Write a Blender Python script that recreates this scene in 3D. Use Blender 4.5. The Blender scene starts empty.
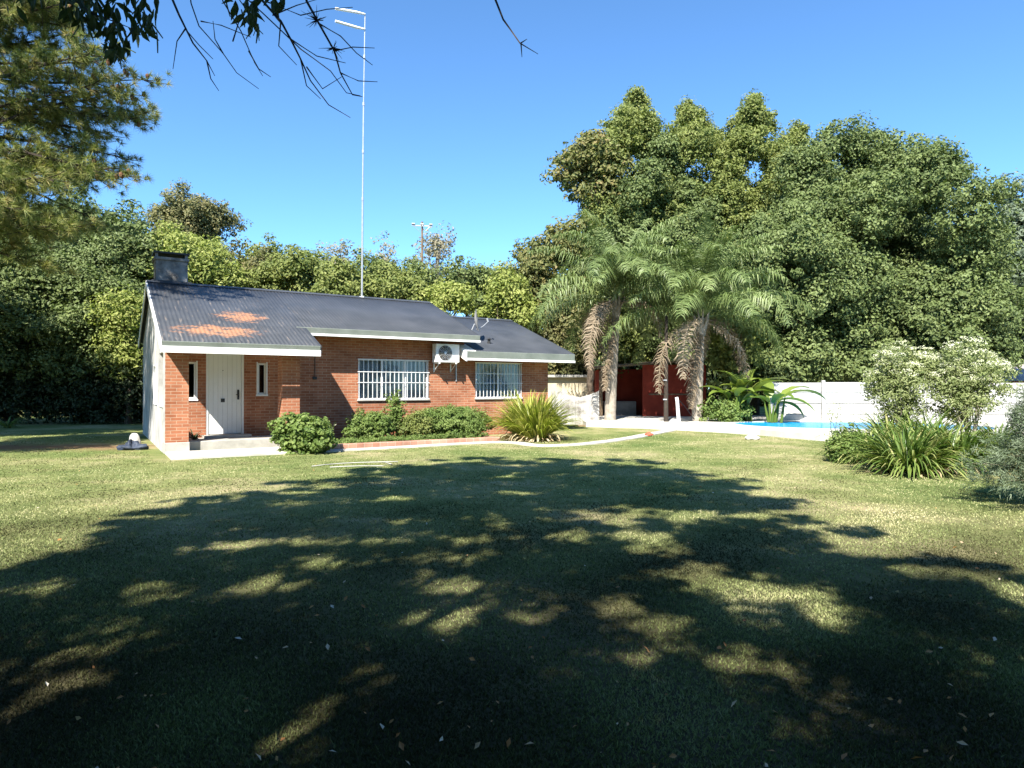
import bpy, math
import numpy as np
from mathutils import Vector, Matrix
R = math.radians
C = bpy.context.scene.collection
scn = bpy.context.scene
# ------------------------------------------------------------------ camera, sky, sun, exposure
F = 660.0; EYE = 1.6; HZ = 388.0
cam = bpy.data.cameras.new('camera'); camo = bpy.data.objects.new('camera', cam); C.objects.link(camo)
cam.sensor_width = 36; cam.lens = 36 * F / 1024; cam.clip_end = 2000; cam.clip_start = 0.05
camo.location = (0, 0, EYE); camo.rotation_euler = (R(90) + math.atan((HZ - 384) / F), 0, 0)
scn.camera = camo
AZ, EL = R(16.5), R(44.5)
SD = Vector((math.sin(AZ) * math.cos(EL), math.cos(AZ) * math.cos(EL), -math.sin(EL)))
w = bpy.data.worlds.new('World'); scn.world = w; w.use_nodes = True
nt = w.node_tree; bg = nt.nodes['Background']
sky = nt.nodes.new('ShaderNodeTexSky'); sky.sky_type = 'NISHITA'; sky.sun_disc = False
sky.sun_elevation = EL; sky.sun_rotation = math.pi + AZ
sky.air_density = 1.0; sky.dust_density = 0.1; sky.ozone_density = 3.0; sky.altitude = 2500
tint = nt.nodes.new('ShaderNodeMix'); tint.data_type = 'RGBA'; tint.blend_type = 'MULTIPLY'; tint.inputs[0].default_value = 1; tint.inputs[7].default_value = (.61, .86, .98, 1)
nt.links.new(sky.outputs[0], tint.inputs[6]); nt.links.new(tint.outputs[2], bg.inputs[0]); bg.inputs[1].default_value = 0.12
sl = bpy.data.lights.new('sun', 'SUN'); sl.energy = 5.0; sl.angle = R(0.5); sl.color = (1, .95, .86)
so = bpy.data.objects.new('sun', sl); C.objects.link(so); so.rotation_euler = SD.to_track_quat('-Z', 'Y').to_euler()
vs = scn.view_settings; vs.view_transform = 'Standard'; vs.look = 'None'; vs.gamma = 1; vs.exposure = 1.5; vs.use_curve_mapping = False
rng = np.random.default_rng(7)

# ------------------------------------------------------------------ helpers
def gp(px, py, z=0.0):
    d = (EYE - z) * F / (py - HZ); return ((px - 512) / F * d, d)
def at(px, py, Y): return Vector(((px - 512) / F * Y, Y, EYE + (HZ - py) / F * Y))
def tag(o, label=None, cat=None, group=None, kind=None):
    if label: o['label'] = label
    if cat: o['category'] = cat
    if group: o['group'] = group
    if kind: o['kind'] = kind
    return o
def empty(name, loc=(0, 0, 0), rz=0, label=None, cat=None, group=None):
    o = bpy.data.objects.new(name, None); C.objects.link(o); o.location = loc; o.rotation_euler = (0, 0, rz)
    o.empty_display_size = .2
    return tag(o, label, cat, group)
def mesh_obj(name, V, Fc, mat, parent=None, rnd=None, smooth=False):
    """V (n,3); Fc: array (m,k) or a list of such arrays"""
    me = bpy.data.meshes.new(name)
    V = np.asarray(V, dtype=np.float32)
    Fs = Fc if isinstance(Fc, list) else [Fc]
    Fs = [np.asarray(f, dtype=np.int32) for f in Fs if len(f)]
    me.vertices.add(len(V)); me.vertices.foreach_set('co', V.ravel())
    tot = np.concatenate([np.full(len(f), f.shape[1], dtype=np.int32) for f in Fs])
    loops = np.concatenate([f.ravel() for f in Fs])
    me.loops.add(len(loops)); me.loops.foreach_set('vertex_index', loops)
    me.polygons.add(len(tot)); st = np.concatenate([[0], np.cumsum(tot)[:-1]]).astype(np.int32)
    me.polygons.foreach_set('loop_start', st); me.polygons.foreach_set('loop_total', tot)
    me.polygons.foreach_set('use_smooth', np.full(len(tot), bool(smooth)))
    if rnd is not None:
        a = me.attributes.new('rnd', 'FLOAT', 'FACE'); a.data.foreach_set('value', np.asarray(rnd, dtype=np.float32))
    me.update(calc_edges=True); me.validate()
    if mat: me.materials.append(mat)
    o = bpy.data.objects.new(name, me); C.objects.link(o)
    if parent: o.parent = parent
    return o
class MB:
    def __init__(s): s.v = []; s.f = {}; s.n = 0
    def add(s, V, Fc):
        V = np.asarray(V, float); s.v.append(V)
        for f in Fc: s.f.setdefault(len(f), []).append([i + s.n for i in f])
        s.n += len(V)
    def box(s, x0, x1, y0, y1, z0, z1, bev=0.0):
        if bev <= 0:
            V = [(x, y, z) for x in (x0, x1) for y in (y0, y1) for z in (z0, z1)]
            s.add(V, [(0, 1, 3, 2), (4, 6, 7, 5), (0, 4, 5, 1), (2, 3, 7, 6), (0, 2, 6, 4), (1, 5, 7, 3)])
        else:
            b = bev; rings = []
            for z, i in ((z0, b), (z0 + b, 0), (z1 - b, 0), (z1, b)):
                rings.append([(x0 + i, y0 + b, z), (x0 + b, y0 + i, z), (x1 - b, y0 + i, z), (x1 - i, y0 + b, z), (x1 - i, y1 - b, z), (x1 - b, y1 - i, z), (x0 + b, y1 - i, z), (x0 + i, y1 - b, z)])
            V = [p for r in rings for p in r]; Fc = []
            for k in range(3):
                for j in range(8): Fc.append((k * 8 + j, k * 8 + (j + 1) % 8, (k + 1) * 8 + (j + 1) % 8, (k + 1) * 8 + j))
            Fc += [tuple(range(7, -1, -1)), tuple(24 + j for j in range(8))]
            s.add(V, Fc)
        return s
    def tube(s, pts, rad, n=8, cap=True):
        pts = [np.array(p, float) for p in pts]; m = len(pts)
        if np.isscalar(rad): rad = [rad] * m
        V = []; Fc = []; ref = None
        for i, p in enumerate(pts):
            t = pts[min(i + 1, m - 1)] - pts[max(i - 1, 0)]; t /= (np.linalg.norm(t) + 1e-9)
            if ref is None: ref = np.array([1, 0, 0]) if abs(t[0]) < .8 else np.array([0, 1, 0])
            a = np.cross(t, ref); a /= (np.linalg.norm(a) + 1e-9); b = np.cross(t, a); ref = -np.cross(t, a) if False else ref
            for k in range(n):
                q = 2 * math.pi * k / n; V.append(p + rad[i] * (math.cos(q) * a + math.sin(q) * b))
        for i in range(m - 1):
            for k in range(n): Fc.append((i * n + k, i * n + (k + 1) % n, (i + 1) * n + (k + 1) % n, (i + 1) * n + k))
        if cap: Fc += [tuple(range(n - 1, -1, -1)), tuple((m - 1) * n + k for k in range(n))]
        s.add(V, Fc); return s
    def build(s, name, mat, parent=None, smooth=False):
        return mesh_obj(name, np.concatenate(s.v), [np.array(f) for f in s.f.values()], mat, parent, smooth=smooth)
def rot_box(mb, c, ax, ay, az, h):
    """box with centre c, unit axes and half sizes h"""
    c, ax, ay, az = [np.array(q, float) for q in (c, ax, ay, az)]
    V = [c + i * ax * h[0] + j * ay * h[1] + k * az * h[2] for i in (-1, 1) for j in (-1, 1) for k in (-1, 1)]
    mb.add(V, [(0, 1, 3, 2), (4, 6, 7, 5), (0, 4, 5, 1), (2, 3, 7, 6), (0, 2, 6, 4), (1, 5, 7, 3)])

# ------------------------------------------------------------------ materials
def N(nt, t, **kw):
    n = nt.nodes.new(t)
    for k, v in kw.items(): setattr(n, k, v)
    return n
def ramp(nt, stops, inter='LINEAR'):
    r = N(nt, 'ShaderNodeValToRGB'); e = r.color_ramp.elements; r.color_ramp.interpolation = inter
    while len(e) > 1: e.remove(e[-1])
    e[0].position = stops[0][0]; e[0].color = (*stops[0][1], 1)
    for p, c in stops[1:]: q = e.new(p); q.color = (*c, 1)
    return r
def base(name, rough=.7, spec=.3):
    m = bpy.data.materials.new(name); m.use_nodes = True; nt = m.node_tree; b = nt.nodes['Principled BSDF']
    b.inputs['Roughness'].default_value = rough; b.inputs['Specular IOR Level'].default_value = spec
    return m, nt, b
def noise(nt, scale, det=4, rough=.55, coord='Object', vec=None, dist=0):
    n = N(nt, 'ShaderNodeTexNoise'); n.inputs['Scale'].default_value = scale; n.inputs['Detail'].default_value = det
    n.inputs['Roughness'].default_value = rough; n.inputs['Distortion'].default_value = dist
    if vec is None:
        tc = N(nt, 'ShaderNodeTexCoord'); vec = tc.outputs[coord]
    nt.links.new(vec, n.inputs['Vector']); return n
def mixc(nt, fac, a, b, mode='MIX'):
    m = N(nt, 'ShaderNodeMix', data_type='RGBA', blend_type=mode)
    for s, v in ((m.inputs[0], fac), (m.inputs[6], a), (m.inputs[7], b)):
        if hasattr(v, 'is_linked') or hasattr(v, 'links'): nt.links.new(v, s)
        elif isinstance(v, (int, float)): s.default_value = v
        else: s.default_value = (*v, 1)
    return m.outputs[2]
def bump(nt, b, h, strength=.3, dist=.01):
    n = N(nt, 'ShaderNodeBump'); n.inputs['Strength'].default_value = strength; n.inputs['Distance'].default_value = dist
    nt.links.new(h, n.inputs['Height']); nt.links.new(n.outputs[0], b.inputs['Normal'])
def worn(name, c1, c2, scale=3, rough=.7, spec=.3, bmp=.2, c3=None, metal=0, fine=40):
    m, nt, b = base(name, rough, spec); n = noise(nt, scale, 6, .65)
    r = ramp(nt, [(.35, c1), (.65, c2)] + ([(.78, c3)] if c3 else [])); nt.links.new(n.outputs[0], r.inputs[0])
    nt.links.new(r.outputs[0], b.inputs['Base Color']); b.inputs['Metallic'].default_value = metal
    if bmp: bump(nt, b, noise(nt, fine, 4).outputs[0], bmp, .006)
    return m
def leafmat(name, stops, trans=.3, rough=.55, spec=.25, gain=1.0):
    stops = [(p, tuple(min(.8, v * gain) for v in c)) for p, c in stops]
    m, nt, b = base(name, rough, spec); a = N(nt, 'ShaderNodeAttribute', attribute_name='rnd')
    r = ramp(nt, stops); nt.links.new(a.outputs['Fac'], r.inputs[0]); nt.links.new(r.outputs[0], b.inputs['Base Color'])
    t = N(nt, 'ShaderNodeBsdfTranslucent')
    g = mixc(nt, 1.0, r.outputs[0], (1.0, 1.15, .55), 'MULTIPLY'); nt.links.new(g, t.inputs[0])
    mx = N(nt, 'ShaderNodeMixShader'); mx.inputs[0].default_value = trans
    nt.links.new(b.outputs[0], mx.inputs[1]); nt.links.new(t.outputs[0], mx.inputs[2])
    nt.links.new(mx.outputs[0], nt.nodes['Material Output'].inputs[0]); return m
M = {}
M['white'] = worn('white_paint', (.72, .72, .70), (.80, .80, .78), 2, .5, .4, .05)
M['white_old'] = worn('old_white_paint', (.30, .295, .275), (.50, .49, .47), 1.6, .85, .15, .5, (.58, .57, .545))
M['gutter'] = worn('grey_green_gutter', (.14, .16, .135), (.20, .22, .19), 1.5, .5, .4, 0)
M['concrete'] = worn('concrete', (.30, .29, .26), (.42, .40, .36), 3, .9, .15, .5, (.52, .50, .46))
M['paving'] = worn('pale_paving', (.40, .38, .33), (.55, .52, .46), 2.5, .9, .15, .4)
M['deck'] = worn('pool_deck', (.42, .40, .36), (.56, .54, .49), 1.5, .85, .2, .2)
M['black'] = worn('black_metal', (.02, .02, .02), (.04, .04, .04), 5, .5, .4, 0)
M['galv'] = worn('galvanised', (.45, .46, .47), (.58, .59, .60), 5, .4, .5, 0, metal=.6)
M['wood'] = worn('old_wood', (.12, .08, .05), (.22, .16, .10), 8, .85, .2, .5)
M['bark'] = worn('bark', (.05, .038, .028), (.13, .10, .075), 6, .95, .1, .9, fine=25)
M['pale_bark'] = worn('pale_bark', (.22, .19, .15), (.36, .32, .27), 5, .9, .1, .7)
M['twig'] = worn('twig_bark', (.035, .028, .024), (.06, .05, .04), 8, .9, .1, .3)
M['plum'] = worn('red_paint', (.20, .030, .017), (.28, .045, .024), 2, .8, .2, .2)
M['beige'] = worn('beige_render', (.42, .36, .25), (.55, .48, .34), 2, .9, .1, .3)
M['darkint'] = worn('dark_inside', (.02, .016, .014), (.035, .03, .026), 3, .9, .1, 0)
M['tarp'] = worn('blue_grey_tarp', (.015, .022, .04), (.05, .065, .10), 6, .6, .3, .4)
M['red'] = worn('red_plastic', (.55, .09, .05), (.6, .12, .07), 6, .5, .4, 0)
M['terracotta'] = worn('terracotta', (.30, .12, .08), (.38, .17, .12), 3, .9, .1, .3)
def brick_mat(name, cols, mortar, bw=.25, rh=.08, top=False):
    m, nt, b = base(name, .88, .15); tc = N(nt, 'ShaderNodeTexCoord'); sp = N(nt, 'ShaderNodeSeparateXYZ'); cb = N(nt, 'ShaderNodeCombineXYZ')
    nt.links.new(tc.outputs['Object'], sp.inputs[0]); ad = N(nt, 'ShaderNodeMath', operation='ADD')
    nt.links.new(sp.outputs[0], ad.inputs[0]); nt.links.new(sp.outputs[1], ad.inputs[1])
    if top:
        nt.links.new(sp.outputs[1], cb.inputs[0]); nt.links.new(sp.outputs[0], cb.inputs[1])
    else:
        nt.links.new(ad.outputs[0], cb.inputs[0]); nt.links.new(sp.outputs[2], cb.inputs[1])
    br = N(nt, 'ShaderNodeTexBrick'); nt.links.new(cb.outputs[0], br.inputs['Vector'])
    br.inputs['Scale'].default_value = 1; br.inputs['Brick Width'].default_value = bw; br.inputs['Row Height'].default_value = rh
    br.inputs['Mortar Size'].default_value = .0085; br.inputs['Mortar Smooth'].default_value = .3; br.inputs['Bias'].default_value = 0
    br.inputs['Color1'].default_value = (*cols[0], 1); br.inputs['Color2'].default_value = (*cols[1], 1); br.inputs['Mortar'].default_value = (*mortar, 1)
    n = noise(nt, 1.3, 5, .6); r = ramp(nt, [(.3, (.66, .63, .62)), (.7, (1.15, 1.14, 1.12))]); nt.links.new(n.outputs[0], r.inputs[0])
    nt.links.new(mixc(nt, 1.0, br.outputs['Color'], r.outputs[0], 'MULTIPLY'), b.inputs['Base Color'])
    iv = N(nt, 'ShaderNodeMath', operation='SUBTRACT'); iv.inputs[0].default_value = 1; nt.links.new(br.outputs['Fac'], iv.inputs[1])
    bump(nt, b, iv.outputs[0], .8, .012); return m
M['brick'] = brick_mat('red_brick', ((.30, .108, .055), (.41, .175, .098)), (.43, .29, .20))
M['kerbbrick'] = brick_mat('old_kerb_brick', ((.40, .20, .14), (.50, .30, .22)), (.50, .42, .34), .14, .22, True)
# corrugated roof with rust stains of their own shape
def roof_mat(rusty):
    m, nt, b = base('corrugated_dark_zinc', .55, .4); b.inputs['Metallic'].default_value = .1
    n = noise(nt, 1.2, 6, .6); r = ramp(nt, [(.3, (.040, .045, .052)), (.7, (.068, .073, .082))]); nt.links.new(n.outputs[0], r.inputs[0])
    col = r.outputs[0]
    if rusty:
        tc = N(nt, 'ShaderNodeTexCoord')
        def blob(cx, cy, rx, ry):
            mp = N(nt, 'ShaderNodeMapping', vector_type='TEXTURE'); mp.inputs['Location'].default_value = (cx, cy, 3.3); mp.inputs['Scale'].default_value = (rx, ry, 9)
            nt.links.new(tc.outputs['Object'], mp.inputs[0]); l = N(nt, 'ShaderNodeVectorMath', operation='LENGTH'); nt.links.new(mp.outputs[0], l.inputs[0])
            q = N(nt, 'ShaderNodeMapRange'); q.inputs[1].default_value = .25; q.inputs[2].default_value = 1.25; q.inputs[3].default_value = 1; q.inputs[4].default_value = 0
            nt.links.new(l.outputs['Value'], q.inputs[0]); return q.outputs[0]
        acc = None
        for a in ((1.2, .2, 2.3, 1.0), (2.0, 1.5, 1.5, 1.1)):
            k = blob(*a)
            if acc is None: acc = k
            else:
                x = N(nt, 'ShaderNodeMath', operation='MAXIMUM'); nt.links.new(acc, x.inputs[0]); nt.links.new(k, x.inputs[1]); acc = x.outputs[0]
        mp = N(nt, 'ShaderNodeMapping'); mp.inputs['Scale'].default_value = (1.0, 1.6, 1); mp.inputs['Rotation'].default_value = (0, 0, R(35)); nt.links.new(tc.outputs['Object'], mp.inputs[0])
        nn = noise(nt, 3.6, 10, .78, vec=mp.outputs[0]); ml = N(nt, 'ShaderNodeMath', operation='MULTIPLY'); nt.links.new(acc, ml.inputs[0]); nt.links.new(nn.outputs[0], ml.inputs[1])
        rr = ramp(nt, [(.40, (0, 0, 0)), (.50, (.85, .85, .85))]); nt.links.new(ml.outputs[0], rr.inputs[0])
        col = mixc(nt, rr.outputs[0], col, (.36, .175, .09))
        # pale streaks along the corrugations
        mp2 = N(nt, 'ShaderNodeMapping'); mp2.inputs['Scale'].default_value = (9, .8, 1); nt.links.new(tc.outputs['Object'], mp2.inputs[0])
        n2 = noise(nt, 2, 3, .5, vec=mp2.outputs[0]); r2 = ramp(nt, [(.60, (0, 0, 0)), (.74, (.45, .45, .45))]); nt.links.new(n2.outputs[0], r2.inputs[0])
        mk = N(nt, 'ShaderNodeMapRange'); spx = N(nt, 'ShaderNodeSeparateXYZ'); nt.links.new(tc.outputs['Object'], spx.inputs[0]); nt.links.new(spx.outputs[0], mk.inputs[0])
        mk.inputs[1].default_value = 2.5; mk.inputs[2].default_value = 5.5; mk.inputs[3].default_value = 1; mk.inputs[4].default_value = .1
        m3 = N(nt, 'ShaderNodeMath', operation='MULTIPLY'); nt.links.new(r2.outputs[0], m3.inputs[0]); nt.links.new(mk.outputs[0], m3.inputs[1])
        col = mixc(nt, m3.outputs[0], col, (.30, .24, .19))
    nt.links.new(col, b.inputs['Base Color']); return m
M['roof'] = roof_mat(True); M['roof2'] = roof_mat(False)
m, nt, b = base('window_glass', .05, .5); tr = N(nt, 'ShaderNodeBsdfTransparent'); tr.inputs[0].default_value = (.8, .84, .86, 1); gl = N(nt, 'ShaderNodeBsdfGlossy'); gl.inputs['Roughness'].default_value = .03
fr_ = N(nt, 'ShaderNodeFresnel'); fr_.inputs[0].default_value = 1.5; mx = N(nt, 'ShaderNodeMixShader'); nt.links.new(fr_.outputs[0], mx.inputs[0]); nt.links.new(tr.outputs[0], mx.inputs[1]); nt.links.new(gl.outputs[0], mx.inputs[2]); nt.links.new(mx.outputs[0], nt.nodes['Material Output'].inputs[0]); M['glass'] = m
M['curtain'] = worn('curtain', (.55, .57, .60), (.72, .74, .76), 4, .9, .1, 0)
# pool water
m, nt, b = base('pool_water', .12, .02); b.inputs['Base Color'].default_value = (.008, .24, .52, 1); b.inputs['IOR'].default_value = 1.08
bump(nt, b, noise(nt, 6, 3).outputs[0], .15, .02); M['water'] = m
# lawn
def lawn_mat():
    m, nt, b = base('lawn', .95, .08); g = N(nt, 'ShaderNodeNewGeometry'); P = g.outputs['Position']
    n1 = noise(nt, .35, 5, .6, vec=P); n2 = noise(nt, 2.2, 6, .7, vec=P); n3 = noise(nt, 38, 5, .75, vec=P)
    r1 = ramp(nt, [(.36, (.145, .185, .066)), (.5, (.24, .25, .11)), (.62, (.38, .33, .20))]); nt.links.new(n1.outputs[0], r1.inputs[0])
    r2 = ramp(nt, [(.38, (.72, .80, .65)), (.6, (1.1, 1.08, 1.05)), (.75, (1.35, 1.2, 1.15))]); nt.links.new(n2.outputs[0], r2.inputs[0])
    r3 = ramp(nt, [(.3, (.45, .5, .4)), (.7, (1.45, 1.42, 1.35))]); nt.links.new(n3.outputs[0], r3.inputs[0])
    c = mixc(nt, 1, r1.outputs[0], r2.outputs[0], 'MULTIPLY'); c = mixc(nt, 1, c, r3.outputs[0], 'MULTIPLY')
    # bare earth track by the house
    sp = N(nt, 'ShaderNodeSeparateXYZ'); nt.links.new(P, sp.inputs[0])
    def m_(op, a, bb=None):
        x = N(nt, 'ShaderNodeMath', operation=op)
        for i, v in enumerate((a, bb)):
            if v is None: continue
            if isinstance(v, (int, float)): x.inputs[i].default_value = v
            else: nt.links.new(v, x.inputs[i])
        return x.outputs[0]
    dy = m_('ABSOLUTE', m_('SUBTRACT', m_('ADD', sp.outputs[1], m_('MULTIPLY', m_('SUBTRACT', n2.outputs[0], .5), 3.0)), 17.9))
    band = m_('SUBTRACT', 1, m_('MULTIPLY', dy, .75)); side = m_('MULTIPLY', m_('SUBTRACT', -9.3, sp.outputs[0]), .8)
    k = N(nt, 'ShaderNodeClamp'); nt.links.new(m_('MINIMUM', band, side), k.inputs[0])
    c = mixc(nt, k.outputs[0], c, (.22, .13, .075))
    r4 = ramp(nt, [(.63, (0, 0, 0)), (.72, (.7, .7, .7))]); n4 = noise(nt, .55, 6, .7, vec=P); nt.links.new(n4.outputs[0], r4.inputs[0])
    c = mixc(nt, r4.outputs[0], c, (.20, .15, .095))
    # thin turf, its colour darkened towards the viewer to deepen the tree shade
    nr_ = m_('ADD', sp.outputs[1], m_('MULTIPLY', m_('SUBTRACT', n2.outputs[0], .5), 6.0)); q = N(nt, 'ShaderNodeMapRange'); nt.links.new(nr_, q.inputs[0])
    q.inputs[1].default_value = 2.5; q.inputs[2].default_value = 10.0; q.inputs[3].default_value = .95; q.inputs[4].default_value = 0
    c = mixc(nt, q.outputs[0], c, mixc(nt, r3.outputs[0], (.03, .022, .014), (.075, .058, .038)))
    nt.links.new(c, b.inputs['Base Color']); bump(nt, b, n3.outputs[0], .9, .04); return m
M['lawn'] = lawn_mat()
G = lambda *s: [(i / (len(s) - 1), c) for i, c in enumerate(s)]
L = {}
L['grass'] = leafmat('grass_blades', [(0, (.035, .032, .016)), (.16, (.06, .062, .026)), (.36, (.155, .185, .07)), (.62, (.27, .275, .13)), (1, (.44, .39, .24))], .2, .7, .1, gain=1.25)
L['deep'] = leafmat('dense_green', G((.044, .062, .020), (.082, .108, .034), (.128, .155, .056)), .22, gain=1.5)
L['mid'] = leafmat('mid_green', G((.065, .088, .022), (.12, .14, .038), (.18, .195, .06)), .3, gain=1.5)
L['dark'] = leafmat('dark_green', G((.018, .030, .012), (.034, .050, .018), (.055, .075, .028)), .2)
L['olive'] = leafmat('olive_green', G((.055, .062, .025), (.10, .10, .04), (.16, .14, .06)), .25, gain=1.5)
L['rusty'] = leafmat('olive_with_rust', G((.055, .070, .022), (.095, .105, .035), (.12, .12, .04), (.15, .12, .045)), .28, gain=1.5)
L['lime'] = leafmat('yellow_green', G((.10, .13, .028), (.17, .195, .048), (.26, .27, .09)), .35, gain=1.5)
L['blue'] = leafmat('blue_green', G((.055, .078, .05), (.085, .11, .07), (.13, .15, .10)), .22, gain=1.5)
L['bare'] = leafmat('thin_grey', G((.12, .11, .075), (.17, .15, .10), (.20, .19, .12)), .25, gain=1.5)
L['palm'] = leafmat('palm_green', G((.06, .088, .028), (.115, .15, .052), (.21, .24, .105)), .25, .45, .35, gain=1.5)
L['dead'] = leafmat('dead_frond', G((.20, .15, .10), (.30, .24, .17), (.40, .34, .26)), .15, .8, .1)
L['strap'] = leafmat('strap_green', G((.06, .11, .02), (.12, .185, .04), (.21, .27, .07), (.38, .36, .15)), .3, .4, .35)
L['flax'] = leafmat('yellow_flax', G((.16, .21, .025), (.30, .33, .05), (.46, .44, .13)), .3, .4, .35)
L['straw'] = leafmat('straw', G((.35, .26, .14), (.5, .40, .24), (.55, .47, .32)), .2, .8, .1)
L['bush'] = leafmat('bush_leaf', G((.07, .12, .025), (.13, .19, .045), (.21, .27, .08)), .3)
L['silver'] = leafmat('silver_leaf', G((.13, .17, .06), (.22, .26, .10), (.34, .37, .18)), .3)
L['bloom'] = leafmat('bloom', G((.52, .52, .36), (.66, .66, .50), (.76, .75, .62)), .3)
L['conifer'] = leafmat('grey_conifer', G((.05, .075, .04), (.09, .12, .07), (.15, .18, .12)), .15, gain=1.5)
L['pine'] = leafmat('pine_needles', G((.045, .068, .02), (.105, .13, .036), (.20, .205, .062), (.28, .22, .10)), .25, gain=1.5)
L['banana'] = leafmat('banana_leaf', G((.12, .18, .03), (.19, .25, .05), (.26, .30, .08)), .35, .35, .4)
L['shade'] = leafmat('overhead_leaf', G((.03, .05, .015), (.05, .075, .02), (.08, .10, .03)), .25)
L['litter'] = leafmat('fallen_leaf', G((.30, .13, .04), (.40, .22, .08), (.55, .50, .40)), .1)
M['cone'] = worn('pine_cone', (.10, .05, .03), (.20, .11, .06), 20, .9, .1, 0)

# ------------------------------------------------------------------ foliage generators
def unit(a): return a / (np.linalg.norm(a, axis=1, keepdims=True) + 1e-9)
def leaves_at(P, nrm, size, aspect=.55, jit=.35, r=rng):
    """a folded diamond per point"""
    n = len(P); ax = unit(np.cross(nrm, r.normal(size=(n, 3)))); bx = np.cross(nrm, ax)
    s = size * (1 + jit * r.uniform(-1, 1, (n, 1)))
    a = ax * s * .5; b = bx * s * aspect * .5; c = P + nrm * s * .10
    V = np.stack([P - a, c + b, P + a, c - b], 1).reshape(-1, 3)
    return V, np.arange(4 * n).reshape(-1, 4)
def clumps_on(lobes, step, r, lo=.72, hi=1.16, under=-.75):
    out = []
    for (cx, cy, cz, rx, ry, rz) in lobes:
        area = 4 * math.pi * ((rx * ry) ** 1.6 / 3 + (rx * rz) ** 1.6 / 3 + (ry * rz) ** 1.6 / 3) ** (1 / 1.6)
        k = max(6, int(area / step ** 2)); d = unit(r.normal(size=(int(k * 1.4), 3))); d = d[d[:, 2] > under][:k]
        f = r.uniform(lo, hi, (len(d), 1)); f = np.where(r.uniform(size=f.shape) < .07, f + .22, f); out.append(np.hstack([np.array([cx, cy, cz]) + d * f * np.array([rx, ry, rz]), d]))
    return np.concatenate(out)
def foliage(cl, cr, per, size, r, aspect=.55, flat=.7, up=.5):
    k = len(cl); n = k * per; c = np.repeat(cl[:, :3], per, 0); o = np.repeat(cl[:, 3:6], per, 0)
    d = unit(r.normal(size=(n, 3))); rad = cr * r.uniform(.5, 1.35, k).repeat(per)[:, None] * r.uniform(.25, 1, (n, 1)) ** .5
    P = c + d * rad * np.array([1, 1, flat])
    nrm = unit(d * .7 + o * .4 + np.array([0, -.25, up]) + r.normal(size=(n, 3)) * .6)
    V, Fc = leaves_at(P, nrm, size, aspect, .35, r)
    rn = np.clip(.5 + .20 * r.normal(size=k).repeat(per) + .16 * r.normal(size=n), 0, 1)
    return V, Fc, rn
def crown_lobes(c, rx, ry, rz, n, r, fr=(.30, .46)):
    L_ = []
    for i in range(n):
        d = unit(r.normal(size=(1, 3)))[0]; f = r.uniform(.35, .80) if i else 0
        s = r.uniform(*fr); L_.append((c[0] + d[0] * rx * f, c[1] + d[1] * ry * f, c[2] + d[2] * rz * f, rx * s * 1.1, ry * s * 1.1, max(rz * s, .3)))
    return L_
def limbs(root, lobes, trunk_r, h0, mat, r, bx=0, by=0, nmax=14, parent_name='trunk', lean=0):
    mb = MB(); top = max(l[2] for l in lobes); cz = np.mean([l[2] for l in lobes]); cx = np.mean([l[0] for l in lobes]); cy = np.mean([l[1] for l in lobes])
    zs = np.linspace(-.1, cz, 8); pts = []
    for z in zs:
        t = max(0, z) / cz; pts.append((bx + (cx - bx) * t ** 1.5 + .06 * trunk_r * 10 * math.sin(z * 1.3), by + (cy - by) * t ** 1.5, z))
    rad = [trunk_r * (1.35 if z < .05 else 1) * (1 - .6 * max(0, z) / cz) for z in zs]
    mb.tube(pts, rad, 9)
    for l in sorted(lobes, key=lambda q: -q[3])[:nmax]:
        z0 = r.uniform(min(h0, l[2] * .8), max(h0 + .1, min(cz, l[2] * .85))); t = z0 / cz
        p0 = np.array((bx + (cx - bx) * t ** 1.5, by + (cy - by) * t ** 1.5, z0)); p1 = np.array(l[:3])
        mid = (p0 + p1) / 2 + np.array((0, 0, .12 * np.linalg.norm(p1 - p0)))
        rr = trunk_r * .38; mb.tube([p0, (p0 * .6 + mid * .4) + r.normal(size=3) * .05, mid, p1 + r.normal(size=3) * .1], [rr, rr * .8, rr * .55, rr * .2], 6)
        for k in range(3):
            e = p1 + unit(r.normal(size=(1, 3)))[0] * np.array(l[3:6]) * .8
            mb.tube([mid, (mid + e) / 2 + r.normal(size=3) * .15, e], [rr * .4, rr * .28, rr * .1], 5)
    return mb.build(parent_name, mat, root)
def tree(name, label, lobes, mat, size=.2, step=.62, cr=.5, per=30, trunk_r=.22, bark='bark', seed=1, base_xy=None, h0=1.5, group=None, cat='tree', lo=.72, inner=True, aspect=.55, nmax=14, flat=.7):
    r = np.random.default_rng(seed)
    bx, by = base_xy if base_xy else (np.mean([l[0] for l in lobes]), np.mean([l[1] for l in lobes]))
    rt = empty(name, (bx, by, 0), 0, label, cat, group)
    lb = [(l[0] - bx, l[1] - by, *l[2:]) for l in lobes]
    cl = clumps_on(lb, step, r, lo)
    if inner:
        ci = clumps_on(lb, step * 1.7, r, .2, .6); cl = np.concatenate([cl, ci])
    cl = cl[cl[:, 2] > .15]
    V, Fc, rn = foliage(cl, cr, per, size, r, aspect, flat)
    V[:, 2] = np.maximum(V[:, 2], .02)
    mesh_obj('crown' if cat == 'tree' else 'foliage', V, Fc, mat, rt, rn)
    limbs(rt, lb, trunk_r, h0, M[bark], r, nmax=nmax, parent_name='trunk' if cat == 'tree' else 'stem')
    return rt
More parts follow.
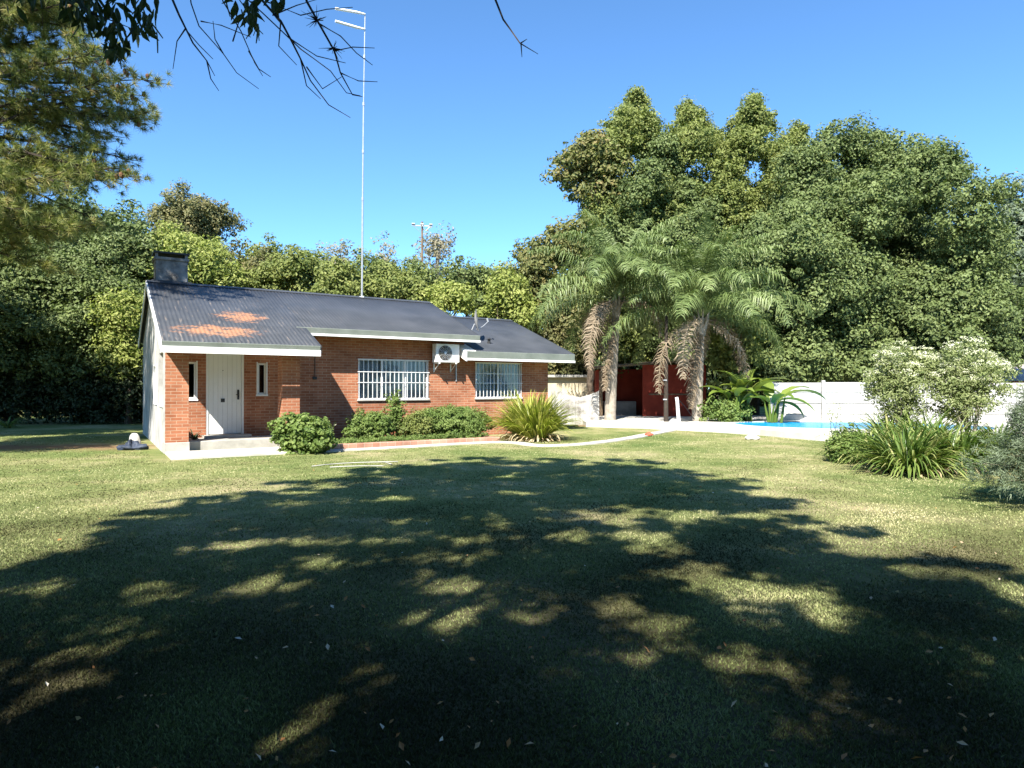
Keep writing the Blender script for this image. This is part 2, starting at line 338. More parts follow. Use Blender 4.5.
def px_tree(name, label, cx, Y, top, rpx, bot, mat, n=12, seed=1, ydepth=None, fr=(.30, .46), **kw):
    """crown spanning pixels cx±rpx and top..bot at distance Y"""
    r = np.random.default_rng(seed + 100); X = (cx - 512) / F * Y; zt = EYE + (HZ - top) / F * Y; zb = max(.3, EYE + (HZ - bot) / F * Y); rx = rpx / F * Y
    rz = (zt - zb) / 2; lob = crown_lobes((X, Y, zb + rz), rx, ydepth or rx, rz, n, r, fr)
    return tree(name, label, lob, mat, seed=seed, **kw)
def strap(n, length, width, r, spread=1.0, segs=6, rootr=.15, up=(.35, 1.4), droop=1.0):
    V = []; Fc = []; rn = []; k = 0
    for i in range(n):
        az = r.uniform(0, 2 * math.pi); el = r.uniform(*up); Ls = length * r.uniform(.6, 1.1); wd = width * r.uniform(.7, 1.2); rr = rootr * math.sqrt(r.uniform())
        h = np.array([math.cos(az), math.sin(az), 0]); side = np.array([-h[1], h[0], 0]); p = np.array([rr * math.cos(az + .5), rr * math.sin(az + .5), 0.0]); e = el; q = r.uniform()
        ds = Ls / segs
        for s in range(segs + 1):
            t = s / segs; wv = wd * (1 - t ** 2.2) * .5 + .0015
            nd = -h * math.sin(e) + np.array([0, 0, math.cos(e)])
            V += [p - side * wv + nd * wv * .5, p, p + side * wv + nd * wv * .5]
            p = p + ds * (h * math.cos(e) * spread + np.array([0, 0, math.sin(e)])); e -= droop * (.25 + .5 * t) * r.uniform(.6, 1.3) * (1.5 - el / 1.6) * 6 / segs
            if p[2] < .02: p[2] = .02
            if s:
                a = k + 3 * (s - 1); Fc += [(a, a + 1, a + 4, a + 3), (a + 1, a + 2, a + 5, a + 4)]; rn += [q, q]
        k += 3 * (segs + 1)
    return np.array(V), np.array(Fc), np.array(rn)

# ------------------------------------------------------------------ ground
def sheet(name, pts, z, mat, thick=0, kind='structure', parent=None):
    n = len(pts); mb = MB(); V = [(p[0], p[1], z) for p in pts]; Fc = [tuple(range(n))]
    if thick:
        V += [(p[0], p[1], z - thick) for p in pts]; Fc += [(i, (i + 1) % n, n + (i + 1) % n, n + i)[::-1] for i in range(n)]
    mb.add(V, Fc); o = mb.build(name, mat, parent); 
    if kind: o['kind'] = kind
    return o
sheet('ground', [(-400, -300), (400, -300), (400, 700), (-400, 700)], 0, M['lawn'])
# blades of grass on the nearer lawn, finer and denser towards the viewer
def grass():
    r = np.random.default_rng(3); n = 620000
    Y = 1.0 / r.uniform(1 / 24.0, 1 / 2.2, n); X = r.uniform(-.86, .86, n) * Y
    keep = np.ones(n, bool)
    a = (X - HO[0]) * U[0] + (Y - HO[1]) * U[1]; b = (X - HO[0]) * W[0] + (Y - HO[1]) * W[1]
    keep &= ~((a > -.35) & (a < 3.4) & (b > -1.7)) & ~((a >= 3.3) & (b > -1.05))
    for (x0, y0), (x1, y1) in zip(PATH[:-1], PATH[1:]):
        d = np.array([x1 - x0, y1 - y0]); t = np.clip(((X - x0) * d[0] + (Y - y0) * d[1]) / (d @ d), 0, 1)
        keep &= np.hypot(X - x0 - t * d[0], Y - y0 - t * d[1]) > .24
    for p, q in zip(DECKF[:-1], DECKF[1:]):
        yl = p[1] + (q[1] - p[1]) * (X - p[0]) / (q[0] - p[0] + 1e-9); keep &= ~((X >= p[0]) & (X <= q[0]) & (Y > yl - .03))
    keep &= ~((X > DECKF[-1][0]) & (Y > DECKF[-1][1] - .1))
    keep &= ~((X < -9.5) & (np.abs(Y - 17.9 + .4 * np.sin(X * 1.7)) < 1.15 * r.uniform(.6, 1.1, n)))
    pat = np.sin(X * 1.7 + np.sin(Y * 1.1) * 2) * np.sin(Y * 1.3 + np.sin(X * .9) * 2) + r.normal(size=n) * .5
    keep &= pat > -1.0
    keep &= r.uniform(size=n) < np.interp(Y + 2.5 * np.sin(X * 1.3 + 1.1 * Y), [2, 9], [.42, 1])
    X, Y = X[keep], Y[keep]; n = len(X); h = r.uniform(.007, .021, n) * (1 + .15 * (r.uniform(size=n) > .97) * 6) ; wd = .0022 + .00062 * Y
    az = r.uniform(0, 2 * math.pi, n); la = r.uniform(0, 2 * math.pi, n); lean = r.uniform(.2, 1.1, n) * h
    c, s = np.cos(az) * wd, np.sin(az) * wd; z = np.zeros(n)
    V = np.stack([np.stack([X - c, Y - s, z], 1), np.stack([X + c, Y + s, z], 1), np.stack([X + np.cos(la) * lean, Y + np.sin(la) * lean, h], 1)], 1).reshape(-1, 3)
    fld = sum(np.sin(X * a_ + Y * b_ + c_) for a_, b_, c_ in r.uniform(-3, 3, (12, 3)) * np.array([1, 1, 2])) / 2.5
    rn = .46 + .17 * r.normal(size=n) + .12 * np.sin(X * .8 + 1) * np.sin(Y * .6) + .12 * fld + .07 * np.clip((X - .3 * Y) / 4, -1, 1)
    rn = np.clip(rn * np.interp(Y + 1.2 * fld, [2.5, 9.5], [.42, 1]), 0, 1)  # near blades take darker colours, painting in extra shade below the overhead tree
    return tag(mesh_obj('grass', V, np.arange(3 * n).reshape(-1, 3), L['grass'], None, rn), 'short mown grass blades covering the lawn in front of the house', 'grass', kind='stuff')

HO = (-8.41, 16.0); HA = R(32.2); U = (math.cos(HA), math.sin(HA)); W = (-math.sin(HA), math.cos(HA))
def hp(a, b): return (HO[0] + a * U[0] + b * W[0], HO[1] + a * U[1] + b * W[1])
PATH = [hp(3.3, -1.5), hp(6.0, -1.42), hp(8.6, -1.45), gp(540, 446), gp(575, 445), gp(605, 442), gp(632, 438), gp(655, 433.5), gp(672, 430.5)]
DECKF = [gp(586, 427), gp(640, 428.5), gp(700, 431.5), gp(760, 435.5), gp(820, 441), (10.6, 18.6), (13.0, 17.4), (17.0, 16.8), (26, 17)]
def ribbon(name, pts, wd, z, mat, thick):
    pts = [np.array(p) for p in pts]; Lf = []; Rt = []
    # smooth
    P = []
    for i in range(len(pts) - 1):
        p0, p1, p2, p3 = pts[max(i - 1, 0)], pts[i], pts[i + 1], pts[min(i + 2, len(pts) - 1)]
        for t in np.linspace(0, 1, 6, endpoint=False): P.append(.5 * (2 * p1 + (p2 - p0) * t + (2 * p0 - 5 * p1 + 4 * p2 - p3) * t * t + (3 * p1 - p0 - 3 * p2 + p3) * t ** 3))
    P.append(pts[-1]); r = np.random.default_rng(5)
    for i, p in enumerate(P):
        t = P[min(i + 1, len(P) - 1)] - P[max(i - 1, 0)]; t /= np.linalg.norm(t); nn = np.array([-t[1], t[0]]); 
        Lf.append(p + nn * wd / 2 * r.uniform(.9, 1.1)); Rt.append(p - nn * wd / 2 * r.uniform(.9, 1.1))
    mb = MB(); n = len(P); V = [(*p, z) for p in Lf] + [(*p, z) for p in Rt] + [(*p, z - thick) for p in Lf] + [(*p, z - thick) for p in Rt]
    Fc = []
    for i in range(n - 1):
        Fc += [(n + i, n + i + 1, i + 1, i), (n + i, 2 * n + n + i, 3 * n + i + 1, n + i + 1), (i, i + 1, 2 * n + i + 1, 2 * n + i)]
    mb.add(V, Fc); return mb.build(name, mat)
ribbon('garden_path', PATH, .42, .03, M['paving'], .05)['kind'] = 'structure'
DK = DECKF + [(26, 34), (DECKF[0][0] + .2, 34)]
# the deck is cut round the pool
pool = []
for k in range(40):
    q = 2 * math.pi * k / 40; x = 12.9 + 4.2 * math.copysign(abs(math.cos(q)) ** .8, math.cos(q)); y = 24.75 + 2.6 * math.copysign(abs(math.sin(q)) ** .85, math.sin(q)) - (x - 12.9) * .16
    pool.append((x, y))
def deck():
    import bmesh
    bm = bmesh.new(); o = [bm.verts.new((p[0], p[1], .2)) for p in DK]; i = [bm.verts.new((p[0], p[1], .2)) for p in pool]
    eo = [bm.edges.new((o[k], o[(k + 1) % len(o)])) for k in range(len(o))]; ei = [bm.edges.new((i[k], i[(k + 1) % len(i)])) for k in range(len(i))]
    bmesh.ops.triangle_fill(bm, use_beauty=True, use_dissolve=False, edges=eo + ei)
    for f in bm.faces:
        if f.normal.z < 0: f.normal_flip()
    for ring, dz in ((o, -.25), (i, -.16)):
        lo = [bm.verts.new((v.co.x, v.co.y, .2 + dz)) for v in ring]
        for k in range(len(ring)):
            bm.faces.new((ring[k], ring[(k + 1) % len(ring)], lo[(k + 1) % len(ring)], lo[k]))
    me = bpy.data.meshes.new('pool_deck'); bm.to_mesh(me); bm.free(); me.materials.append(M['deck']); ob = bpy.data.objects.new('pool_deck', me); C.objects.link(ob); ob['kind'] = 'structure'
deck()
sheet('pool_water', pool, .185, M['water'])
# coping rim round the pool
mb = MB(); n = len(pool); V = []; cxp, cyp = 12.9, 24.75
for s, z in ((1.0, .201), (1.0, .212), (1.045, .212), (1.045, .201)):
    V += [(cxp + (p[0] - cxp) * s, cyp + (p[1] - cyp) * (1 + (s - 1) * 1.6), z) for p in pool]
Fc = [(r_ * n + k, r_ * n + (k + 1) % n, (r_ + 1) * n + (k + 1) % n, (r_ + 1) * n + k) for r_ in range(3) for k in range(n)]
mb.add(V, Fc); mb.build('pool_coping', M['deck'])['kind'] = 'structure'

# ------------------------------------------------------------------ the house (local x along the front, y towards the back)
house = empty('house', (HO[0], HO[1], 0), HA, 'single storey red brick house with dark corrugated metal roof and white eaves', 'house')
def wall_front(mb, a0, a1, z0, z1, b0, b1, holes):
    xs = sorted({a0, a1, *[h[0] for h in holes], *[h[1] for h in holes]}); zs = sorted({z0, z1, *[h[2] for h in holes], *[h[3] for h in holes]})
    for i in range(len(xs) - 1):
        for j in range(len(zs) - 1):
            cx, cz = (xs[i] + xs[i + 1]) / 2, (zs[j] + zs[j + 1]) / 2
            if any(h[0] < cx < h[1] and h[2] < cz < h[3] for h in holes): continue
            mb.box(xs[i], xs[i + 1], b0, b1, zs[j], zs[j + 1])
BW = 1.5; FL = .26
W1 = (5.34, 7.67, 1.24, 2.50); W2 = (9.42, 11.26, 1.25, 2.48); WS1 = (.62, .86, 1.30, 2.30); WS2 = (2.43, 2.66, 1.42, 2.30); DR = (1.10, 2.07, FL, 2.62)
mb = MB(); wall_front(mb, .12, 9.0, 0, 3.18, BW, BW + .2, [W1, WS1, WS2, DR]); wall_front(mb, 9.0, 12.42, 0, 2.66, BW, BW + .2, [W2])
mb.box(12.22, 12.42, BW + .2, 8.6, 0, 2.9)
mb.box(.12, 12.22, 8.4, 8.6, 0, 2.75)
mb.build('wall', M['brick'], house)
# left side: white painted wall, gable above, low white parapet and open side of the porch
def roofz(b, zr=4.85, br=4.75, s=.394): return zr - s * abs(b - br)
mb = MB(); mb.box(-.02, .12, BW, 8.6, 0, 2.5)
g = [(b, roofz(b) - .10) for b in np.linspace(-.1, 8.6, 25)]
for (b0, z0), (b1, z1) in zip(g[:-1], g[1:]):
    zb = 2.5
    V = [(x, b, z) for x in (-.02, .12) for (b, z) in ((b0, zb), (b1, zb), (b1, max(z1, zb + .01)), (b0, max(z0, zb + .01)))]
    mb.add(V, [(0, 3, 2, 1), (4, 5, 6, 7), (0, 4, 7, 3), (1, 2, 6, 5), (0, 1, 5, 4), (3, 7, 6, 2)])
mb.box(-.02, .10, .5, BW, 0, 1.12); mb.box(.003, .10, .2, .5, .27, 1.118); mb.box(-.035, .0, .0, .10, .27, 2.5)
mb.build('side_wall', M['white_old'], house)
mb = MB(); mb.box(-.045, .14, .203, BW + .003, 1.12, 1.17, .01); mb.build('sill', M['white'], house)
mb = MB(); mb.box(-.028, -.021, 2.3, 3.0, 1.2, 2.2); o = mb.build('window', M['glass'], house)
mb = MB(); mb.box(-.05, -.02, 2.22, 2.3, 1.15, 2.25); mb.box(-.05, -.02, 3.0, 3.08, 1.15, 2.25); mb.box(-.05, -.02, 2.3, 3.0, 2.2, 2.25); mb.box(-.05, -.02, 2.3, 3.0, 1.15, 1.2); mb.build('frame', M['white'], o)
# porch pillars with plinths
for x0, x1, dp in ((.0, .52, .2), (2.75, 3.21, .5)):
    mb = MB(); mb.box(x0, x1, 0, dp, .27, 2.62); p = mb.build('pillar', M['brick'], house)
    mb = MB(); mb.box(x0 - .025, x1 + .025, -.03, .5, 0, .27, .012); mb.build('plinth', M['concrete'], p)
mb = MB(); mb.box(.0, 3.35, -1.62, -.03, -.02, .055, .012); mb.build('apron', M['paving'], house)
mb = MB(); mb.box(.545, 3.25, .26, BW, 0, FL, .012); mb.box(1.0, 2.2, BW - .42, BW, FL, FL + .07, .01); mb.build('porch_floor', M['concrete'], house)
mb = MB(); mb.box(.12, 3.3, -.55, BW, 2.64, 2.68); mb.build('porch_ceiling', M['white_old'], house)
# door
mb = MB(); mb.box(1.10, 1.16, BW + .02, BW + .12, FL, 2.62); mb.box(2.01, 2.07, BW + .02, BW + .12, FL, 2.62); mb.box(1.16, 2.01, BW + .02, BW + .12, 2.54, 2.62); mb.build('door_frame', M['white'], house)
mb = MB(); mb.box(1.165, 2.005, BW + .05, BW + .10, FL + .075, 2.535, .006)
d = mb.build('door', worn('door_paint', (.70, .70, .66), (.76, .76, .72), 1.5, .5, .4, .05), house)
mb = MB()
for k in range(1, 7): mb.box(1.165 + .12 * k, 1.169 + .12 * k, BW + .046, BW + .0505, FL + .1, 2.5)
mb.build('groove', M['white_old'], d)
mb = MB(); mb.box(1.90, 1.95, BW + .01, BW + .05, 1.28, 1.55, .008); mb.tube([(1.925, BW + .03, 1.42), (1.925, BW - .02, 1.42), (1.86, BW - .03, 1.42)], .012, 8); mb.build('handle', M['black'], d)
mb = MB(); mb.tube([(1.53, BW + .05, 1.26), (1.53, BW + .0, 1.26)], [.045, .04], 14); mb.box(1.48, 1.58, BW + .035, BW + .05, 1.21, 1.31, .004); mb.build('knob', M['black'], d)
mb = MB(); mb.tube([(1.53, BW + .055, 2.08), (1.53, BW + .04, 2.08)], .012, 10); mb.build('peephole', M['black'], d)
# windows
def window(rect, grille):
    a0, a1, z0, z1 = rect; f = .05; y0, y1 = BW + .04, BW + .09
    mb = MB(); mb.box(a0, a0 + f, y0, y1, z0, z1); mb.box(a1 - f, a1, y0, y1, z0, z1); mb.box(a0 + f, a1 - f, y0, y1, z1 - f, z1); mb.box(a0 + f, a1 - f, y0, y1, z0, z0 + f)
    if grille:
        for t in (1 / 3, 2 / 3) if a1 - a0 > 2 else (.5,): x = a0 + (a1 - a0) * t; mb.box(x - .03, x + .03, y0 - .002, y1 + .002, z0 + f, z1 - f)
    wn = mb.build('window', M['white'], house)
    mb = MB(); mb.box(a0 + f, a1 - f, y0 + .02, y0 + .026, z0 + f, z1 - f); mb.build('pane', M['glass'], wn)
    if grille:
        n = int((a1 - a0) / .02); V = []
        for i in range(n + 1):
            x = a0 + .03 + (a1 - a0 - .06) * i / n; y = BW + .15 + .018 * math.sin(x * 44) + .01 * math.sin(x * 17); V += [(x, y, z0 + .02), (x, y, z1 - .05)]
        mesh_obj('curtain', np.array(V), np.array([(2 * i, 2 * i + 2, 2 * i + 3, 2 * i + 1) for i in range(n)]), M['curtain'], wn, smooth=True)
        mb = MB(); yb = BW - .035; nb = int(round((a1 - a0) / .145))
        for i in range(nb + 1): x = a0 + .02 + (a1 - a0 - .04) * i / nb; mb.box(x - .008, x + .008, yb - .008, yb + .008, z0 + .01, z1 - .01)
        for z in (z0 + .02, z0 + .42 * (z1 - z0), z0 + .68 * (z1 - z0), z1 - .02): mb.box(a0 - .03, a1 + .03, yb - .02, yb - .0085, z - .01, z + .01)
        for z in (z0 + .1, z1 - .1):
            for x in (a0 + .02, a1 - .02): mb.box(x - .008, x + .008, yb, BW + .04, z - .008, z + .008)
        mb.build('grille', M['white'], wn)
    else:
        mb = MB(); mb.box(a0 - .05, a1 + .05, BW - .03, y0, z0 - .045, z0, .006); mb.box(a0 - .03, a0, BW - .02, y0, z0, z1 + .03); mb.box(a1, a1 + .03, BW - .02, y0, z0, z1 + .03); mb.build('sill', M['white'], wn)
    if grille:
        mb = MB(); mb.box(a0 - .04, a1 + .04, BW - .06, y0, z0 - .04, z0 - .001, .006); mb.build('sill', M['concrete'], wn)
window(W1, True); window(W2, True); window(WS1, False); window(WS2, False)
# interior darkness: floor slab and back lining so panes look into a room
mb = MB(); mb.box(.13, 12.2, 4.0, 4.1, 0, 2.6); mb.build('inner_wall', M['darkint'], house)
# corrugated roof sheets, wavy along x and extruded down the slope
def corrugated(x0, x1, b0, b1, zf, per=.105, amp=.005, name='roof', mat=None, parent=None, thick=.02):
    n = int((x1 - x0) / per * 8); xs = np.linspace(x0, x1, n + 1); bs = np.array([b0, (b0 + b1) / 2, b1]); V = []
    for lay in (0, -thick):
        for bb in bs:
            z = zf(bb) + amp * np.sin(xs / per * 2 * math.pi) + lay; V.append(np.stack([xs, np.full(n + 1, bb), z], 1))
    V = np.concatenate(V); Fc = []; m = n + 1
    for i in range(n):
        for k in (0, 1): Fc.append((k * m + i, k * m + i + 1, (k + 1) * m + i + 1, (k + 1) * m + i)); Fc.append(((k + 3) * m + i, (k + 4) * m + i, (k + 4) * m + i + 1, (k + 3) * m + i + 1))
        Fc.append((i, 3 * m + i, 3 * m + i + 1, i + 1)); Fc.append((2 * m + i, 2 * m + i + 1, 5 * m + i + 1, 5 * m + i))
    for k in (0, 1):
        Fc.append((k * m, (k + 1) * m, (k + 4) * m, (k + 3) * m)); Fc.append((k * m + n, (k + 3) * m + n, (k + 4) * m + n, (k + 1) * m + n))
    return V, Fc
def roof_obj(name, parts, mat):
    mb = MB()
    for p in parts:
        V, Fc = corrugated(*p[:4], p[4]); mb.add(V, Fc)
    return mb.build(name, mat, house, smooth=True)
MR0, MR1, PR1 = -.13, 9.22, 3.56
RF = roof_obj('roof', [(MR0, PR1, -.68, 4.74, roofz), (PR1, MR1, .86, 4.74, roofz), (MR0, MR1, 4.76, 8.9, roofz)], M['roof'])
ez = lambda b: 4.42 - .37 * abs(b - 5.2)
roof_obj('roof', [(9.1, 13.12, .86, 5.19, ez), (9.1, 13.12, 5.21, 8.9, ez)], M['roof2'])
mb = MB()
def slope_strip(x0, x1, b0, b1, zf, dz0, dz1, mb):
    V = [(x, b, zf(b) + dz) for x in (x0, x1) for b in (b0, b1) for dz in (dz0, dz1)]
    mb.add(V, [(0, 1, 3, 2), (4, 6, 7, 5), (0, 4, 5, 1), (2, 3, 7, 6), (0, 2, 6, 4), (1, 5, 7, 3)])
# ridge caps
slope_strip(MR0 - .01, MR1 + .01, 4.55, 4.755, roofz, .014, .024, mb); slope_strip(MR0 - .01, MR1 + .01, 4.755, 4.95, roofz, .014, .024, mb)
slope_strip(9.3, 13.14, 5.0, 5.205, ez, .014, .024, mb); slope_strip(9.3, 13.14, 5.205, 5.4, ez, .014, .024, mb)
mb.build('ridge_cap', M['roof2'], house)
# barge boards on the gable edges
for x, b0, b1, zf, ins in ((MR0, -.70, 4.75, roofz, 1), (MR0, 4.75, 8.9, roofz, 1), (MR1, .86, 4.75, roofz, -1), (13.12, .86, 5.2, ez, -1), (13.12, 5.2, 8.9, ez, -1), (PR1, -.70, .9, roofz, -1)):
    mb = MB(); xa, xb = (x - .03, x) if ins > 0 else (x, x + .03); slope_strip(xa, xb, b0, b1, zf, -.20, -.0 if ins > 0 else -.0, mb); mb.build('barge_board', M['white'] if ins > 0 else M['roof2'], house)
# soffits, fascia and gutters
mb = MB(); slope_strip(MR0, .0 - .02, -.6, 4.75, roofz, -.09, -.075, mb); mb.box(3.3, MR1, .90, BW, 3.13, 3.15); mb.box(9.0, 13.1, .90, BW, 2.56, 2.58); mb.box(12.42, 13.1, BW, 5.0, 2.56, 2.58); mb.build('soffit', M['white_old'], house)
for (x0, x1, b, zb, zt, zg) in ((MR0, PR1, -.68, 2.43, 2.585, 2.70), (PR1 - .25, MR1, .86, 3.09, 3.155, 3.315), (8.72, 13.12, .86, 2.50, 2.575, 2.80)):
    mb = MB(); mb.box(x0, x1, b - .065, b, zb, zt); mb.build('fascia', M['white'], house)
    # gutter: shallow quarter-round trough
    prof = [(b - .002, zt + .002), (b - .035, zt + .002), (b - .045, zt + .03), (b - .058, zg - .012), (b - .05, zg), (b - .04, zg - .012), (b - .032, zt + .04), (b - .012, zt + .012), (b - .002, zg - .03)]
    n = len(prof); V = [(x, p[0], p[1]) for x in (x0 + .01, x1 - .01) for p in prof]; Fc = [(i, (i + 1) % n, n + (i + 1) % n, n + i) for i in range(n)] + [tuple(range(n - 1, -1, -1)), tuple(range(n, 2 * n))]
    mb = MB(); mb.add(V, Fc); mb.build('gutter', M['gutter'], house)
mb = MB(); slope_strip(8.69, 8.72, .78, BW, ez, -.32, -.02, mb); slope_strip(8.72, 9.1, .86, BW + .1, ez, -.03, -.01, mb); mb.build('barge_board', M['white'], house)
mb = MB(); mb.tube([(4.02, BW - .04, 3.1), (4.02, BW - .04, 1.9)], .012, 8); mb.box(3.96, 4.08, BW - .05, BW, 1.85, 1.93, .006); mb.build('cable_conduit', M['black'], house)
# chimney: rendered block with soot and a lid
mb = MB(); mb.box(.1, 1.0, 4.85, 5.55, 4.6, 5.62, .02); mb.box(.06, 1.04, 4.81, 5.59, 5.54, 5.63, .01)
for x in (.14, .96):
    for y in (4.89, 5.51): mb.box(x - .04, x + .04, y - .04, y + .04, 5.63, 5.74)
ch = mb.build('chimney', worn('sooty_render', (.10, .095, .09), (.34, .33, .31), 2.6, .9, .1, .5, (.45, .44, .42)), house)
mb = MB(); mb.box(.05, 1.05, 4.8, 5.6, 5.74, 5.80, .008); mb.build('lid', M['black'], ch)
mb = MB(); mb.box(.0, 1.1, 4.72, 5.6, 4.62, 4.9); mb.build('flashing', M['roof2'], ch)
# raised bed with a brick kerb
mb = MB(); mb.box(3.4, 8.85, -1.08, -.84, 0, .13, .012); mb.box(8.61, 8.85, -.84, 1.4, 0, .128, .012)
kb = mb.build('brick_kerb', M['kerbbrick']); kb.location = house.location; kb.rotation_euler = house.rotation_euler; tag(kb, 'low kerb of old pinkish bricks edging the planting bed by the house', 'kerb')
mb = MB(); mb.box(3.35, 8.61, -.84, BW - .003, -.02, .09); bd = mb.build('soil_bed', worn('soil', (.05, .035, .022), (.10, .07, .045), 6, .95, .05, .8)); bd.location = house.location; bd.rotation_euler = house.rotation_euler; bd['kind'] = 'structure'

# ------------------------------------------------------------------ things on the house
def on_house(name, a, b, z, label, cat): 
    x, y = hp(a, b); return empty(name, (x, y, z), HA, label, cat)
ac = on_house('air_conditioner', 8.18, 1.5, 2.42, 'white outdoor air conditioner unit mounted high on the brick wall', 'air conditioner')
mb = MB(); mb.box(-.42, .42, -.42, -.12, 0, .60, .015); mb.build('casing', M['white'], ac)
mb = MB(); mb.tube([(-.1, -.424, .31), (-.1, -.43, .31)], [.235, .235], 28)
mb.build('fan_opening', M['darkint'], ac)
mb = MB()
for rr in (.05, .1, .15, .2, .24): 
    mb.tube([(-.1 + rr * math.cos(q), -.437, .31 + rr * math.sin(q)) for q in np.linspace(0, 2 * math.pi, 25)], .006, 5, False)
for q in np.linspace(0, math.pi, 7)[:-1]: mb.tube([(-.1 - .24 * math.cos(q), -.437, .31 - .24 * math.sin(q)), (-.1 + .24 * math.cos(q), -.437, .31 + .24 * math.sin(q))], .004, 5)
mb.tube([(-.1, -.435, .31), (-.1, -.447, .31)], .04, 14); mb.build('fan_grille', M['galv'], ac)
for s in (-.3, .3):
    mb = MB(); mb.box(s - .02, s + .02, -.44, -.003, -.04, -.002); mb.tube([(s, -.38, -.04), (s, -.01, -.28)], .012, 6); mb.box(s - .02, s + .02, -.02, -.003, -.3, -.04); mb.build('bracket', M['white'], ac)
mb = MB(); mb.tube([(.36, -.1, .2), (.46, -.08, .2), (.5, -.02, .1), (.5, -.02, -.6)], .022, 8); mb.build('pipe', M['galv'], ac)
mx, my = hp(6.6, 4.75)
ms = empty('antenna_mast', (mx, my, 4.85), 0, 'very tall thin antenna mast rising from the ridge of the dark roof', 'antenna mast')
mb = MB(); top = 10.15
mb.tube([(0, 0, 0), (0.02, 0, 3.5)], [.035, .033], 8); mb.tube([(0.02, 0, 3.5), (.05, 0, 6.9)], .027, 8); mb.tube([(.05, 0, 6.9), (.10, 0, top)], .021, 8)
mb.build('pole', M['galv'], ms)
for z, x in ((3.5, .02), (5.2, .035), (6.9, .05), (8.6, .075)):
    mb = MB(); mb.tube([(x, 0, z - .06), (x, 0, z + .06)], .04, 10); mb.build('coupling', M['galv'], ms)
for z in (top - .04, top - .58):
    mb = MB(); mb.tube([(.1, -.03, z), (-.15, -.18, z - .02), (-.82, -.55, z - .10 * (z > 9.9))], [.03, .045, .045], 10); mb.build('antenna_arm', M['white'], ms)
mb = MB(); mb.box(-.09, .09, -.09, .09, -.08, .02, .01); mb.build('base', M['galv'], ms)
sd = on_house('satellite_dish', 9.55, 2.1, ez(2.1), 'grey satellite dish seen edge-on, standing on the lower roof', 'satellite dish')
mb = MB(); mb.tube([(0, 0, -.02), (0, 0, .15), (.03, -.05, .32), (.12, -.1, .55)], .022, 8); mb.build('stand', M['galv'], sd)
mb = MB(); mb.box(-.1, .1, -.1, .1, -.03, .02, .01); mb.build('base', M['galv'], sd)
def dish(c, nrm, rad, dep):
    c = np.array(c, float); nrm = np.array(nrm, float); nrm /= np.linalg.norm(nrm); a = np.cross(nrm, (0, 0, 1)); a /= np.linalg.norm(a); b = np.cross(nrm, a); V = []; Fc = []
    for lay in (0, .012):
        for i in range(7):
            rr = rad * i / 6
            for k in range(24): q = 2 * math.pi * k / 24; V.append(c + nrm * (dep * (i / 6) ** 2 - lay) + rr * (math.cos(q) * a * .9 + math.sin(q) * b))
    for lay in (0, 1):
        o_ = lay * 168
        for i in range(6):
            for k in range(24): Fc.append((o_ + i * 24 + k, o_ + i * 24 + (k + 1) % 24, o_ + (i + 1) * 24 + (k + 1) % 24, o_ + (i + 1) * 24 + k))
    for k in range(24): Fc.append((144 + k, 144 + (k + 1) % 24, 312 + (k + 1) % 24, 312 + k))
    return V, Fc
mb = MB(); mb.add(*dish((.14, -.08, .66), (.86, -.48, .12), .40, .09)); mb.build('dish', M['white_old'], sd, smooth=True)
mb = MB(); mb.tube([(.16, -.12, .36), (.40, -.16, .46), (.62, -.2, .66)], .012, 6); mb.tube([(.60, -.2, .63), (.56, -.18, .76)], [.03, .04], 10); mb.build('receiver_arm', M['galv'], sd)
rh = on_house('roof_vent', 10.1, 1.75, ez(1.75), 'small dark vent cap on the lower roof beside the satellite dish', 'vent')
mb = MB(); mb.tube([(0, 0, -.03), (0, 0, .14)], .05, 12); mb.build('pipe', M['black'], rh)
mb = MB(); mb.tube([(0, 0, .14), (0, 0, .2)], [.1, .02], 12); mb.build('cap', M['black'], rh)

# ------------------------------------------------------------------ far structures
def quincho():
    x0, y0 = (596 - 512) / F * 33, 33.0
    q = empty('shed', (x0, y0, 0), R(-4), 'low open shed with dark red walls behind the palm trees', 'shed'); Wd = 5.4
    mb = MB(); mb.box(.15, Wd, 2.6, 2.75, 0, 2.6); mb.build('back_wall', M['plum'], q)
    mb = MB(); mb.box(2.3, Wd, .0, .12, 0, 2.75); mb.build('front_wall', M['plum'], q)
    mb = MB(); mb.box(0, .15, 0, 2.75, 0, 2.5); mb.build('side_wall', M['plum'], q)
    mb = MB(); mb.box(.15, .32, -.03, .14, 0, 2.45); mb.build('post', M['wood'], q)
    mb = MB(); V = [(x, y, z) for x, zz in ((-.35, 2.52), (Wd + .5, 3.0)) for y, dz in ((-.6, 0), (3.0, .15)) for z in (zz + dz, zz + dz + .09)]
    mb.add(V, [(0, 1, 3, 2), (4, 6, 7, 5), (0, 4, 5, 1), (2, 3, 7, 6), (0, 2, 6, 4), (1, 5, 7, 3)]); mb.build('roof', M['wood'], q)
    mb = MB(); mb.box(.5, 2.2, 1.8, 2.4, 0, .9, .02); mb.build('counter', M['concrete'], q)
    mb = MB(); mb.box(2.6, 5.2, -.04, .0, 1.25, 1.32); mb.build('rail', M['wood'], q)
quincho()
sh = empty('outbuilding', (1.6, 34.5, 0), 0, 'small beige flat roofed outbuilding beyond the right end of the house', 'outbuilding')
mb = MB(); mb.box(0, 2.4, 0, 3, 0, 2.15); mb.build('wall', M['beige'], sh); mb = MB(); mb.box(-.25, 2.55, -.3, 3.2, 2.15, 2.28, .01); mb.build('roof', M['concrete'], sh)
